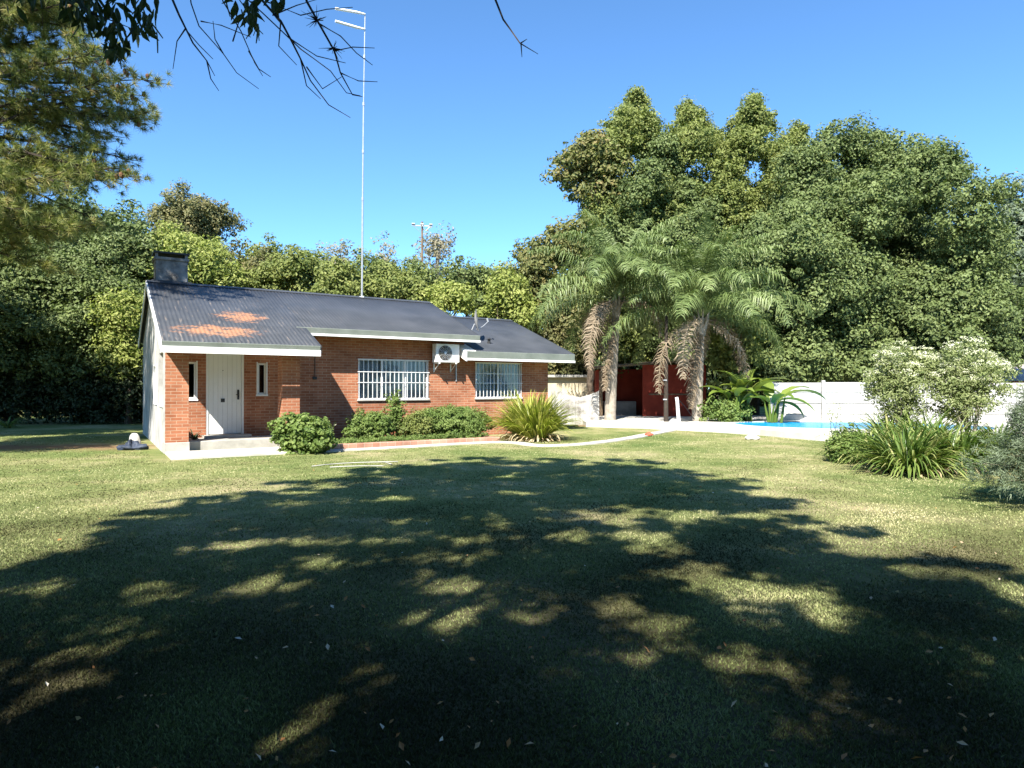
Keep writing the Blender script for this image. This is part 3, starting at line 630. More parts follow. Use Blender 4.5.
# short white wall with flaking paint
pw = empty('garden_wall', (1.75, 28.8, 0), R(3), 'short rough white wall with flaking paint right of the house', 'wall')
r = np.random.default_rng(11)
flak = worn('flaking_white', (.14, .125, .11), (.50, .49, .46), 2.2, .9, .1, .9, (.60, .59, .56), fine=14)
for i in range(2):
    x0 = i * 1.04; n = 12; mb = MB(); V = []; Fc = []
    for k in range(n + 1):
        x = x0 + 1.03 * k / n; zt = 1.34 + .14 * math.sin((x0 + k / n) * 3.1 + 1) + .02 * r.normal(); V += [(x, 0 + .02 * r.normal(), 0), (x, .02 * r.normal(), zt), (x, .22, zt - .03), (x, .22, 0)]
    for k in range(n):
        a = 4 * k; Fc += [(a, a + 4, a + 5, a + 1), (a + 1, a + 5, a + 6, a + 2), (a + 2, a + 6, a + 7, a + 3)]
    Fc += [(0, 1, 2, 3), (4 * n + 3, 4 * n + 2, 4 * n + 1, 4 * n)]
    mb.add(V, Fc); mb.build('panel', flak, pw)
# white precast boundary wall
bwall = empty('boundary_wall', (11.6, 28.6, 0), R(-3), 'long white precast concrete boundary wall behind the swimming pool', 'wall')
for i in range(10):
    x0 = i * 2.2 - .35; rb = r.uniform(-.015, .015)
    mb = MB()
    for k in range(4): mb.box(x0 + .085, x0 + 2.115, .0 + .012 * (k % 2), .06, .02 + k * .458, .46 + k * .458 + (rb if k == 3 else 0), .008)
    mb.build('panel', M['white_old'], bwall)
    mb = MB(); mb.box(x0 - .07, x0 + .07, -.05, .1, 0, 1.9 + r.uniform(-.02, .03), .012); mb.build('post', M['white_old'], bwall)
nb = empty('neighbour_house', (29.5, 38, 0), R(-8), 'corner of a low house with a pale roof beyond the boundary wall', 'house')
mb = MB(); mb.box(0, 9, 0, 6, 0, 2.0); mb.build('wall', M['terracotta'], nb)
mb = MB(); V = [(-.6, -.6, 2.0), (9.6, -.6, 2.0), (9.6, 6.6, 2.0), (-.6, 6.6, 2.0), (1.2, 3, 3.1), (7.8, 3, 3.1)]; mb.add(V, [(0, 1, 5, 4), (1, 2, 5), (2, 3, 4, 5), (3, 0, 4), (3, 2, 1, 0)]); mb.build('roof', worn('pale_roof', (.36, .30, .28), (.48, .42, .39), 2, .8, .2, .2), nb)
# flood light mast far behind
p = at(422, 388, 42); fm = empty('floodlight_mast', (p.x, p.y, 0), R(10), 'thin floodlight mast with crossed arms far behind the roof', 'light mast')
mb = MB(); mb.tube([(0, 0, 0), (0, 0, 12.2)], [.10, .06], 8); mb.build('pole', M['wood'], fm)
mb = MB(); mb.box(-.65, .65, -.03, .03, 11.9, 11.97); mb.box(-.03, .03, -.5, .5, 11.8, 11.87); mb.tube([(-.5, 0, 11.9), (0, 0, 11.4), (.5, 0, 11.9)], .02, 6); mb.build('cross_arm', M['galv'], fm)
for x in (-.55, 0, .55):
    mb = MB(); mb.box(x - .11, x + .11, -.10, .10, 11.98, 12.08, .02); mb.build('lamp_head', M['concrete'], fm)

# poles by the pool
x, y = (666 - 512) / F * 27.5, 27.5
po = empty('wooden_pole', (x, y, .2), 0, 'slim dark weathered pole standing between the two palms', 'pole')
mb = MB(); mb.tube([(0, 0, 0), (0, 0, 2), (.02, 0, 4.4)], [.10, .085, .06], 10); mb.build('pole', M['twig'], po)
for z in (.9, 1.7): mb = MB(); mb.box(-.14, .02, -.1, -.06, z, z + .05); mb.build('bracket', M['galv'], po)
x = (678 - 512) / F * 27.2
po = empty('white_post', (x, 27.2, .2), 0, 'short white post with a rail by the pool', 'post')
mb = MB(); mb.tube([(.03, 0, 0), (-.03, 0, .85), (-.06, 0, 1.02)], [.075, .07, .07], 12); mb.build('post', M['white'], po)
mb = MB(); mb.tube([(-.0, 0, .95), (.35, .15, .6), (.75, .3, .1)], .012, 6); mb.build('rail', M['black'], po)

# ------------------------------------------------------------------ palms
def frond(root, hub, az, el, Ls, droop, mat, r, nl=84, ll=.80, name='frond'):
    P = []; p = np.array(hub, float); e = el; seg = 16; h = np.array([math.cos(az), math.sin(az), 0]); side = np.array([-h[1], h[0], 0]); T = []
    for s in range(seg + 1):
        P.append(p.copy()); t = h * math.cos(e) + np.array([0, 0, math.sin(e)]); T.append(t); p = p + t * Ls / seg; e = max(e - droop / seg * (.5 + 1.2 * s / seg), -1.5)
    P = np.array(P); T = np.array(T); mb = MB(); mb.tube(P[::2], list(np.linspace(.035, .006, len(P[::2]))), 5)
    V = []; Fc = []; k = 0
    for s_ in (-1, 1):
        for i in range(nl):
            t = .14 + .86 * (i + r.uniform(0, .6)) / nl; q = min(t, .999) * seg; j = int(q); f = q - j; c = P[j] * (1 - f) + P[j + 1] * f; tt = T[j]
            upv = np.cross(side, tt); lo_ = ll * (math.sin(math.pi * (t * .8 + .16)) ** .6) * r.uniform(.8, 1.15)
            d = s_ * side * r.uniform(.65, 1) + tt * r.uniform(.15, .5) + upv * r.uniform(-.5, .6); d /= np.linalg.norm(d)
            wv = np.cross(d, upv); wv /= (np.linalg.norm(wv) + 1e-9); wv *= .020
            m_ = c + d * lo_ * .5; e_ = m_ + (d * r.uniform(.3, .8) + np.array([0, 0, -r.uniform(.4, 1.0)])) * lo_ * .6
            V += [c - wv * .6, c + wv * .6, m_ + wv, m_ - wv, e_ ]; Fc.append((k, k + 1, k + 2, k + 3)); Fc.append((k + 3, k + 2, k + 4)); k += 5
    mb.add(V, Fc); VV = np.concatenate(mb.v); Fs = [np.array(f) for f in mb.f.values()]; nf = sum(len(f) for f in Fs)
    return mesh_obj(name, VV, Fs, mat, root, np.clip(r.uniform(.2, .6) + .17 * r.normal(size=nf), 0, 1))
def palm(label, bx, by, hub, tr, seed, nf=26, Lf=4.2, ndead=7):
    r = np.random.default_rng(seed); rt = empty('palm_tree', (bx, by, 0), 0, label, 'palm tree'); hb = np.array(hub) - np.array([bx, by, 0])
    mb = MB(); zs = np.linspace(0, 1, 22); mb.tube([(hb[0] * t ** 1.4, hb[1] * t ** 1.4, hb[2] * t) for t in zs], [tr * (1.25 - .35 * t) * (1 + .05 * (i % 2)) for i, t in enumerate(zs)], 14); mb.build('trunk', M['pale_bark'], rt)
    mb = MB()
    for i in range(14): a = r.uniform(0, 6.28); mb.tube([hb + np.array([math.cos(a) * tr * .7, math.sin(a) * tr * .7, -r.uniform(.1, .8)]), hb + np.array([math.cos(a) * tr * 1.8, math.sin(a) * tr * 1.8, r.uniform(-.1, .4)])], [.05, .03], 6)
    mb.build('leaf_base', M['pale_bark'], rt)
    for i in range(nf):
        el = [1.35, 1.15, .9, .62, .32][i % 5] + r.uniform(-.2, .2); az = i * 2.399 + r.uniform(-.2, .2)
        frond(rt, hb, az, el, Lf * r.uniform(.85, 1.08), 1.25 + .9 * r.uniform(), L['palm'], r, name='frond')
    for i in range(1): frond(rt, hb - np.array([0, 0, .2]), -2.3 + 1.5 * i, -1.2, Lf * r.uniform(.75, .95), .3, L['dead'], r, ll=.45, name='dead_frond')
    for i in range(3): frond(rt, hb, r.uniform(0, 6.28), 1.45, Lf * r.uniform(.7, .95), .8, L['palm'], r, name='frond')
    for i in range(ndead):
        az = r.uniform(-3.0, -.1) if i < ndead * .5 else r.uniform(0, 3); o = frond(rt, hb - np.array([0, 0, .15]), az, r.uniform(-.3, .35), Lf * r.uniform(.6, .95), 2.2, L['dead'], r, ll=.55, name='dead_frond')
        if i == 0: o['label'] = 'dry brown frond hanging beside the trunk'
    return rt
palm('taller left palm with grey trunk and drooping brown fronds, behind the pool deck', *((610 - 512) / F * 29, 29), tuple(at(617, 300, 29)), .20, 21, 38, 4.7, 5)
palm('right palm leaning over the deck beside the banana plants', *((697 - 512) / F * 28, 28), tuple(at(701, 318, 28)), .18, 34, 38, 4.8, 5)
x = (590 - 512) / F * 29.3
st = empty('old_trunk', (x, 29.3, 0), 0, 'rough dark bare trunk standing just left of the taller palm', 'trunk')
mb = MB(); r = np.random.default_rng(2); mb.tube([(.05 * r.normal(), .05 * r.normal(), z) for z in np.linspace(0, 3.2, 12)], [.2 * (1 - .12 * z) * r.uniform(.85, 1.15) for z in np.linspace(0, 3.2, 12)], 10); mb.build('trunk', M['bark'], st)
V, Fc, rn = strap(90, .55, .03, r, .7, 4, .18, (-1.2, .2), .6); V[:, 2] = r.uniform(.6, 3.0, 90).repeat(15) + np.clip(V[:, 2] - .3, -.4, 0); mesh_obj('hanging_fibre', V, Fc, L['dead'], st, rn)
# banana / heliconia clump
def banana(label, bx, by, hs, seed):
    r = np.random.default_rng(seed); rt = empty('banana_plant', (bx, by, .2), 0, label, 'banana plant')
    for i, (az, el, Lf) in enumerate(hs):
        mb = MB(); p0 = np.array([.12 * r.normal(), .12 * r.normal(), 0]); h = np.array([math.cos(az), math.sin(az), 0]); p1 = p0 + h * .15 + np.array([0, 0, r.uniform(.7, 1.1)])
        mb.tube([p0, (p0 + p1) / 2, p1], [.06, .05, .025], 8); mb.build('stalk', L['banana'], rt)
        V = []; Fc = []; side = np.array([-h[1], h[0], 0]); p = p1.copy(); e = el; sg = 16
        for s in range(sg + 1):
            t = s / sg; wv = .27 * math.sin(math.pi * (.06 + .94 * t) ** .75) * r.uniform(.85, 1.1) + .004; nd = -h * math.sin(e) + np.array([0, 0, math.cos(e)])
            V += [p - side * wv + nd * wv * .35, p, p + side * wv + nd * wv * .35]; p = p + Lf / sg * (h * math.cos(e) + np.array([0, 0, math.sin(e)])); e -= .085
            if s: a = 3 * (s - 1); Fc += [(a, a + 1, a + 4, a + 3), (a + 1, a + 2, a + 5, a + 4)]
        mesh_obj('leaf', np.array(V), np.array(Fc), L['banana'], rt, r.uniform(.1, .9) + np.zeros(len(Fc)))
banana('large banana plant with broad leaves arching to the right over the white wall', 10.6, 26.9, [(.05, .55, 1.9), (.25, .95, 1.8), (-.5, .3, 1.6), (2.6, .9, 1.5), (-.15, .1, 1.3), (1.5, 1.2, 1.6), (3.4, .6, 1.4), (-1.3, .8, 1.3)], 3)
banana('smaller banana plant with upright leaves close to the right palm', 9.2, 27.3, [(2.8, 1.0, 1.4), (.4, 1.15, 1.5), (-1.2, .8, 1.1), (1.6, 1.3, 1.5), (3.6, .7, 1.2), (-.3, .9, 1.3)], 9)

banana('tall dry-leaved banana stand between the right palm and the white wall', 9.75, 27.9, [(2.4, 1.25, 2.1), (.8, 1.35, 2.2), (-.9, 1.2, 1.9), (-.3, 1.0, 2.0), (-2.0, 1.15, 1.8), (-1.5, 1.1, 1.3), (-2.4, .9, 1.2), (.1, 1.2, 1.7), (-.7, .7, 1.5), (3.3, 1.0, 1.4), (1.8, 1.35, 1.9)], 13)
# ------------------------------------------------------------------ trees on the right
def lob(*a): return [(at(px, py, Y).x, Y, at(px, py, Y).z, rp / F * Y, (rd or rp) / F * Y, rz / F * Y) for (px, py, Y, rp, rd, rz) in a]
r0 = np.random.default_rng(42)
def big_lobes(cx, Y, top, rp, bot, n, seed, rr=(24, 44), cut=None):
    r = np.random.default_rng(seed); out = []
    cy = (top + bot) / 2; hz = (bot - top) / 2
    for i in range(n):
        q = r.uniform(0, 2 * math.pi); f = math.sqrt(r.uniform(0, 1)); s = r.uniform(*rr)
        px = cx + math.cos(q) * f * (rp - s * .9); py = cy + math.sin(q) * f * (hz - s * .8);
        if cut and py - s * .8 < np.interp(px, *cut): continue
        dd = math.sqrt(max(0, 1 - f * f)) * rp / F * Y
        yy = Y - dd * r.uniform(-.5, 1.0); k = s / F * Y; out.append((((px - 512) / F * Y), yy, EYE + (HZ - py) / F * Y, k, k, k * r.uniform(.7, .95)))
    return out
KW = dict(size=.165, step=.66, cr=.52, per=62)
tree('broadleaf_tree', 'huge dense rounded tree behind the white wall right of the palms', big_lobes(868, 36, 112, 122, 385, 74, 5, (18, 38), ([740, 790, 850, 900, 930, 950, 975, 1000], [150, 122, 112, 146, 186, 206, 258, 320])), L['deep'], seed=5, trunk_r=.45, **KW)
tree('broadleaf_tree', 'dense dark green tree filling the space right behind the right palm', big_lobes(790, 34, 190, 75, 385, 22, 6, (22, 38)), L['deep'], seed=6, trunk_r=.3, **KW)
tree('broadleaf_tree', 'lower rounded tree just behind the wall at the tall flowering shrub', big_lobes(950, 32.5, 250, 62, 388, 18, 7, (20, 34)), L['deep'], seed=7, trunk_r=.3, **KW)
def upright(label, cx, Y, top, rp, bot, seed, mat, name='tall_tree'):
    r = np.random.default_rng(seed); ls = []
    for i in range(46):
        t = r.uniform(.12, 1) ** 1.1; py = top + 10 + (bot - top - 10) * t; wd = rp * (.22 + .78 * min(1, t * 2.6)); s = r.uniform(8, 13) + 12 * min(1, t * 1.5)
        ls.append((cx + r.uniform(-1, 1) * max(0, wd - s * .5), py, Y + r.uniform(-2.5, 1.5), s * .95, 0, s * 1.1))
    for i in range(26):
        t = r.uniform(0, 1) ** .8; s = r.uniform(4, 8); ls.append((cx + r.uniform(-1, 1) * rp * (.04 + .62 * t), top + 5 + 62 * t, Y + r.uniform(-1.2, 1.2), s, 0, s * 1.4))
    return tree(name, label, lob(*ls), mat, seed=seed, trunk_r=.3, size=.165, step=.64, cr=.46, per=56)
upright('tallest pointed green tree above the taller palm', 636, 39, 88, 56, 330, 12, L['mid'])
upright('tall pointed tree behind the gap between the two palms', 694, 40, 94, 54, 340, 13, L['mid'])
upright('tall airy tree rising straight above the right palm', 752, 40, 92, 54, 330, 14, L['mid'])
tree('broadleaf_tree', 'olive tree with rusty brown leaf patches, left edge of the tall group', big_lobes(588, 38, 132, 52, 345, 20, 15, (18, 30)), L['rusty'], seed=15, trunk_r=.28, size=.25, step=.78, cr=.55, per=28)
px_tree('broadleaf_tree', 'bluish green tree at the far right edge beyond the wall', 1018, 46, 170, 44, 385, L['blue'], 22, 16, trunk_r=.3, size=.27, step=.95, cr=.6, per=28)
px_tree('broadleaf_tree', 'dark tree low at the right edge above the neighbouring roof', 1022, 36, 262, 34, 372, L['dark'], 10, 18, trunk_r=.2, size=.25, step=.8, cr=.55, per=26, base_xy=(29.5, 36.5))
upright('shorter green tree filling the mass between the tall trees and the big rounded one', 800, 41, 122, 60, 340, 19, L['mid'])
upright('green tree low between the two tallest pointed trees', 665, 37.5, 135, 60, 340, 20, L['deep'])
for i, (cx, Y, rp, lb) in enumerate([(800, 31.5, 42, 'low dark undergrowth showing over the boundary wall right of the banana plants'), (872, 31.5, 46, 'low dark undergrowth showing over the middle of the boundary wall'), (948, 31.2, 46, 'low dark undergrowth above the wall behind the right flowering shrub')]):
    px_tree('undergrowth_shrub', lb, cx, Y, 318, rp, 415, L['deep'], 14, 150 + i, trunk_r=.1, cat='shrub', size=.19, step=.6, cr=.48, per=36)
# undergrowth behind the palms and shed
for i, (cx, Y, top, rp, bot, mt, lb) in enumerate([(560, 36.5, 290, 34, 385, 'olive', 'olive shrubby tree behind the beige outbuilding'), (622, 37, 265, 45, 385, 'mid', 'leafy tree filling in behind the taller palm'), (690, 36.8, 280, 42, 385, 'deep', 'dark shrubby tree behind the red shed roof'), (738, 31, 300, 36, 395, 'mid', 'bushy tree directly behind the banana plants')]):
    px_tree('shrubby_tree', lb, cx, Y, top, rp, bot, L[mt], 12, 50 + i, trunk_r=.15, size=.24, step=.75, cr=.52, per=28)

# ------------------------------------------------------------------ trees behind the house
K2 = dict(size=.19, step=.76, cr=.55, per=50)
bk = [
 (188, 46, 193, 44, 262, 'olive', 14, 'tall olive pine-like tree whose top stands highest behind the chimney', .95),
 (182, 35, 226, 60, 345, 'lime', 18, 'bright yellow-green tree directly behind the chimney', 1),
 (248, 39, 224, 40, 330, 'olive', 12, 'dull olive rounded tree just right of the chimney', 1),
 (300, 36, 243, 44, 335, 'mid', 12, 'green tree behind the middle of the rusty roof', 1),
 (345, 34, 250, 38, 335, 'mid', 12, 'light green tree directly left of the antenna mast', 1),
 (338, 50, 231, 24, 300, 'bare', 8, 'thin greyish tree top peeking up left of the antenna mast', 1),
 (384, 52, 232, 22, 290, 'bare', 8, 'thin pale round tree top right of the antenna mast', 1),
 (392, 36, 262, 36, 335, 'mid', 12, 'low green tree between the antenna mast and floodlight mast', 1),
 (434, 52, 224, 30, 300, 'bare', 9, 'sparse half-bare tree behind the floodlight mast', 1),
 (440, 35, 272, 30, 335, 'lime', 9, 'yellowish tree behind the right end of the main roof', 1),
 (472, 38, 252, 24, 330, 'deep', 8, 'small dark green tree behind the satellite dish', 1),
 (505, 34, 258, 32, 345, 'lime', 11, 'pale yellow-green tree behind the lower roof', 1),
 (278, 41, 240, 44, 330, 'mid', 12, 'mid green tree behind the left part of the roof ridge', 1),
 (412, 41, 250, 46, 330, 'deep', 12, 'dark green tree at the foot of the floodlight mast', 1),
 (482, 41, 256, 42, 335, 'mid', 12, 'green tree filling in behind the satellite dish and lower roof', 1),
 (362, 40, 254, 40, 330, 'deep', 12, 'dark green tree straight behind the antenna mast foot', 1),
 (30, 37, 176, 70, 360, 'deep', 22, 'big dark tree behind the pine at the left edge', 1),
 (88, 38, 200, 56, 360, 'deep', 18, 'dark tree behind the lower boughs of the pine', 1),
 (132, 33, 214, 36, 350, 'deep', 14, 'dark green tree just left of the chimney and the gable', 1),
 (534, 37, 222, 36, 350, 'rusty', 13, 'loose tree with pale stems left of the taller palm', 1)]
for i, (cx, Y, top, rp, bot, mt, n, lb, k) in enumerate(bk):
    kw = dict(K2)
    if mt == 'bare': kw.update(per=16, step=.95, size=.22, inner=False)
    px_tree('background_tree', lb, cx, Y, top, rp, bot, L[mt], n, 70 + i, trunk_r=.2 if mt != 'rusty' else .12, bark='pale_bark' if mt in ('bare', 'rusty', 'olive') else 'bark', **kw)
# a far-off wood closes the view under the crowns
r = np.random.default_rng(77); lb = []
for i in range(80):
    q = -42 + 84 * i / 79; Y = r.uniform(58, 66); lb.append((Y * math.tan(R(q)), Y, r.uniform(1.5, 4), r.uniform(3, 5), 3, r.uniform(2.5, 4.2)))
cl = clumps_on(lb, 1.6, r); cl = cl[cl[:, 2] > 0]; V, Fc, rn = foliage(cl, 1.2, 22, .6, r); tag(mesh_obj('distant_wood', V, Fc, L['dark'], None, rn), 'far-off dark wood closing the view behind all the trees', 'wood', kind='stuff')

# ------------------------------------------------------------------ left side trees
K3 = dict(size=.16, step=.6, cr=.48, per=46)
tree('broadleaf_tree', 'mid green tree at the left edge with lit low branches', big_lobes(18, 31, 235, 72, 404, 44, 31, (15, 27)), L['deep'], seed=31, trunk_r=.22, **K3)
tree('broadleaf_tree', 'leafy tree between the left edge tree and the house chimney', big_lobes(95, 31, 225, 54, 404, 38, 32, (14, 26)), L['deep'], seed=32, trunk_r=.22, **K3)
tree('broadleaf_tree', 'yellowish green small tree touching the left gable of the house', big_lobes(132, 29.5, 290, 32, 392, 10, 33, (14, 24)), L['lime'], seed=33, trunk_r=.14, **K3)
lb = []; r = np.random.default_rng(90)
for i in range(84): lb.append((-34 + 20.5 * i / 83, 30.2 + r.uniform(-.6, .6), r.uniform(.4, 3.0), r.uniform(1.0, 1.4), 1.0, r.uniform(1.0, 1.4)))
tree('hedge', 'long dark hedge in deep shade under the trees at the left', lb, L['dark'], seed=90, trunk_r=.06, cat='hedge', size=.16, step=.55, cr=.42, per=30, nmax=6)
# trees out of the frame on the left which shade the lawn, hedge and gable
tree('broadleaf_tree', 'shady tree standing out of frame beside the pine on the left', crown_lobes((-19.8, 18.0, 7.5), 3.6, 3.6, 4.2, 16, np.random.default_rng(8)), L['mid'], seed=34, trunk_r=.25, **K3)
tree('broadleaf_tree', 'second shady tree standing out of frame farther left of the pine', crown_lobes((-24.5, 21.0, 7.5), 4, 4, 4.6, 16, np.random.default_rng(18)), L['mid'], seed=36, trunk_r=.25, **K3)

tree('broadleaf_tree', 'leafy tree standing out of frame in front of the pine, shading the left lawn', crown_lobes((-15.6, 12.5, 7.6), 2.7, 2.7, 3.0, 14, np.random.default_rng(28)), L['mid'], seed=37, trunk_r=.22, **K3)
# unseen wood added behind and beside the viewer to cut skylight on the foreground
r = np.random.default_rng(78); lb = []
for i in range(44):
    q = R(-178 + 176 * i / 43); rd = r.uniform(15, 18); x_, y_ = rd * 1.15 * math.cos(q), rd * math.sin(q) + 1.0; lb.append((x_, y_, r.uniform(2.5, 7.5 if y_ < -5 else 4.5), r.uniform(2.4, 3.4), 2.4, r.uniform(2.2, 3.2)))
cl = clumps_on(lb, 1.1, r); cl = cl[cl[:, 2] > 0]; V, Fc, rn = foliage(cl, .85, 20, .5, r); tag(mesh_obj('skylight_blocking_wood', V, Fc, L['dark'], None, rn), 'unseen dense wood added behind the viewpoint to cut skylight on the shaded lawn', 'wood', kind='stuff')
# pine on the left
def pine():
    r = np.random.default_rng(15); bx, by = -14.8, 16.6; rt = empty('pine_tree', (bx, by, 0), 0, 'tall pine on the left with sunlit yellow-green needles and cones', 'tree')
    mb = MB(); mb.tube([(.1 * math.sin(z), 0, z) for z in np.linspace(-.1, 13, 14)], list(np.linspace(.32, .08, 14)), 10); mb.build('trunk', M['bark'], rt)
    tips = []; br = MB()
    for i in range(80):
        z0 = 5.3 + 7.5 * (i / 79) + r.uniform(-.2, .2); az = r.uniform(-1.1, 1.1) if i % 3 else r.uniform(1.1, 5.2); Lb = float(np.interp(z0, [3, 5, 6, 7.5, 9.5, 11, 13], [4.6, 4.0, 3.9, 4.8, 5.1, 4.4, 2.4])) * r.uniform(.7, 1.0)
        h = np.array([math.cos(az), math.sin(az), 0]); P = []; p = np.array([0, 0, z0]); e = r.uniform(-.12, .3)
        for s in range(9): P.append(p.copy()); p = p + Lb / 8 * (h * math.cos(e) + np.array([0, 0, math.sin(e)])); e += r.uniform(-.12, .10)
        br.tube(P, list(np.linspace(.065, .012, 9)), 6)
        for s in range(3, 9):
            for k in range(5):
                d = unit((h * .6 + r.normal(size=3) * np.array([.7, .7, .35]))[None])[0]; q = P[s] + d * r.uniform(.25, .8); br.tube([P[s], (P[s] + q) / 2 + np.array([0, 0, -.04]), q], [.014, .01, .006], 4)
                for m_ in range(3): tips.append(np.hstack([P[s] * (.33 * m_ * .8) + q * (1 - .33 * m_ * .8) + r.normal(size=3) * .08, d]))
    br.build('branch', M['twig'], rt)
    tips = np.array(tips); per = 46; n = len(tips) * per; c = tips[:, :3].repeat(per, 0); d = unit(tips[:, 3:].repeat(per, 0) * .7 + r.normal(size=(n, 3)) * .75 + np.array([0, 0, .15]))
    ln = r.uniform(.14, .27, (n, 1)); s = unit(np.cross(d, r.normal(size=(n, 3)))) * .0062
    V = np.stack([c - s, c + s, c + d * ln - np.array([0, 0, .02])], 1).reshape(-1, 3)
    mesh_obj('needles', V, np.arange(3 * n).reshape(-1, 3), L['pine'], rt, np.clip(.45 + .2 * r.normal(size=len(tips)).repeat(per) + .15 * r.normal(size=n), 0, 1))
    near = [t for t in tips if t[0] > 4.2 and t[2] > 4]
    for i in r.permutation(len(near))[:30]:
        p = near[i][:3] + r.normal(size=3) * .05; mb = MB(); mb.tube([p + np.array([0, 0, z]) for z in (.05, .02, -.03, -.08, -.12)], [.01, .045, .055, .04, .008], 8); mb.build('cone', M['cone'], rt)
pine()

# ------------------------------------------------------------------ planting in front of the house
def bush(name, label, px, py, z0, rx, rz, mat, seed, leaf=.075, n=7, per=26, cat='shrub', step=.17, cr=.14, Y=None, ry=None):
    r = np.random.default_rng(seed); x, y = gp(px, py, z0) if Y is None else ((px - 512) / F * Y, Y)
    lb = crown_lobes((0, 0, rz), rx, ry or rx * .8, rz, n, r, (.45, .62)); rt = empty(name, (x, y, z0), 0, label, cat)
    cl = clumps_on(lb, step, r, .6, 1.35); cl = cl[cl[:, 2] > .0]; V, Fc, rn = foliage(cl, cr, per, leaf, r, .7); V[:, 2] = np.maximum(V[:, 2], .01)
    mesh_obj('foliage', V, Fc, mat, rt, rn); mb = MB()
    for l in lb: mb.tube([(0, 0, 0), (l[0] * .5, l[1] * .5, l[2] * .6), l[:3]], [.02, .014, .007], 5)
    mb.build('stem', M['bark'], rt); return rt
bush('hydrangea_bush', 'light green large-leaved bush in front of the right porch pillar', 306, 453, .0, .62, .42, L['bush'], 61, .10, 11, 24, step=.17, cr=.14)
bush('garden_bush', 'green bush under the left end of the large barred window', 372, 440, .1, .55, .36, L['bush'], 62, .062, 9, 40)
bush('garden_bush', 'wide low bush under the air conditioner', 452, 436, .1, .95, .36, L['bush'], 63, .055, 14, 44)
bush('garden_bush', 'narrow upright bush below the middle of the large window', 397, 438.5, .1, .24, .88, L['bush'], 64, .07, 7, 16)
bush('garden_bush', 'small round bush between the upright bush and the wide low bush', 418, 438.5, .1, .45, .30, L['mid'], 65, .055, 7, 36)
gl = []
r = np.random.default_rng(66)
for i in range(46):
    x, y = hp(3.7 + 4.8 * i / 45, -.45 + r.uniform(-.22, .35)); gl.append((x, y, .12, .2, .2, .1))
cl = clumps_on(gl, .13, r); V, Fc, rn = foliage(cl, .08, 16, .045, r); V[:, 2] = np.maximum(V[:, 2], .092)
tag(mesh_obj('ground_cover', V, Fc, L['bush'], None, rn), 'low leafy ground cover along the inside of the brick kerb', 'ground cover', kind='stuff')
x, y = hp(4.05, .2); r = np.random.default_rng(67); wd = empty('lavender_weed', (x, y, .09), 0, 'small pale flowering weed in the shadow by the porch', 'weed')
mb = MB()
for i in range(7): a = r.uniform(0, 6.28); mb.tube([(0, 0, 0), (.08 * math.cos(a), .08 * math.sin(a), .25), (.2 * math.cos(a), .2 * math.sin(a), r.uniform(.35, .6))], .005, 4)
mb.build('stem', L['bush'], wd)
cl = np.array([(.2 * math.cos(q), .2 * math.sin(q), r.uniform(.35, .6), 0, 0, 1) for q in r.uniform(0, 6.28, 9)]); V, Fc, rn = foliage(cl, .05, 10, .03, r); mesh_obj('flower', V, Fc, L['bloom'], wd, rn)
def strap_plant(name, label, x, y, z, n, ln, wdt, mat, seed, rootr=.2, up=(.5, 1.5), dead=0, sc=1.0, droop=1.0):
    r = np.random.default_rng(seed); rt = empty(name, (x, y, z), 0, label, 'plant'); V, Fc, rn = strap(n, ln, wdt, r, 1, 7, rootr, up, droop); mesh_obj('leaves', V, Fc, mat, rt, rn)
    if dead: V, Fc, rn = strap(dead, ln * .55, wdt * .9, r, 1, 6, rootr * 1.3, (.1, .9), 1.3); mesh_obj('dead_leaves', V, Fc, L['straw'], rt, rn)
    return rt
x, y = gp(532, 440); strap_plant('flax_plant', 'large yellow-green spiky plant at the right end of the house', x, y, 0, 720, 1.62, .06, L['flax'], 71, .45, (.75, 1.57), 200, droop=.55)
x, y = gp(8, 428); strap_plant('flax_plant', 'small spiky plant on the lawn at the left edge', x, y, 0, 60, .85, .05, L['strap'], 72, .1, (.4, 1.3), 0)
x, y = hp(.75, .9); strap_plant('porch_plant', 'small dark leafy plant on the porch left of the door', x, y, FL, 26, .38, .035, L['dark'], 73, .06, (.6, 1.4))
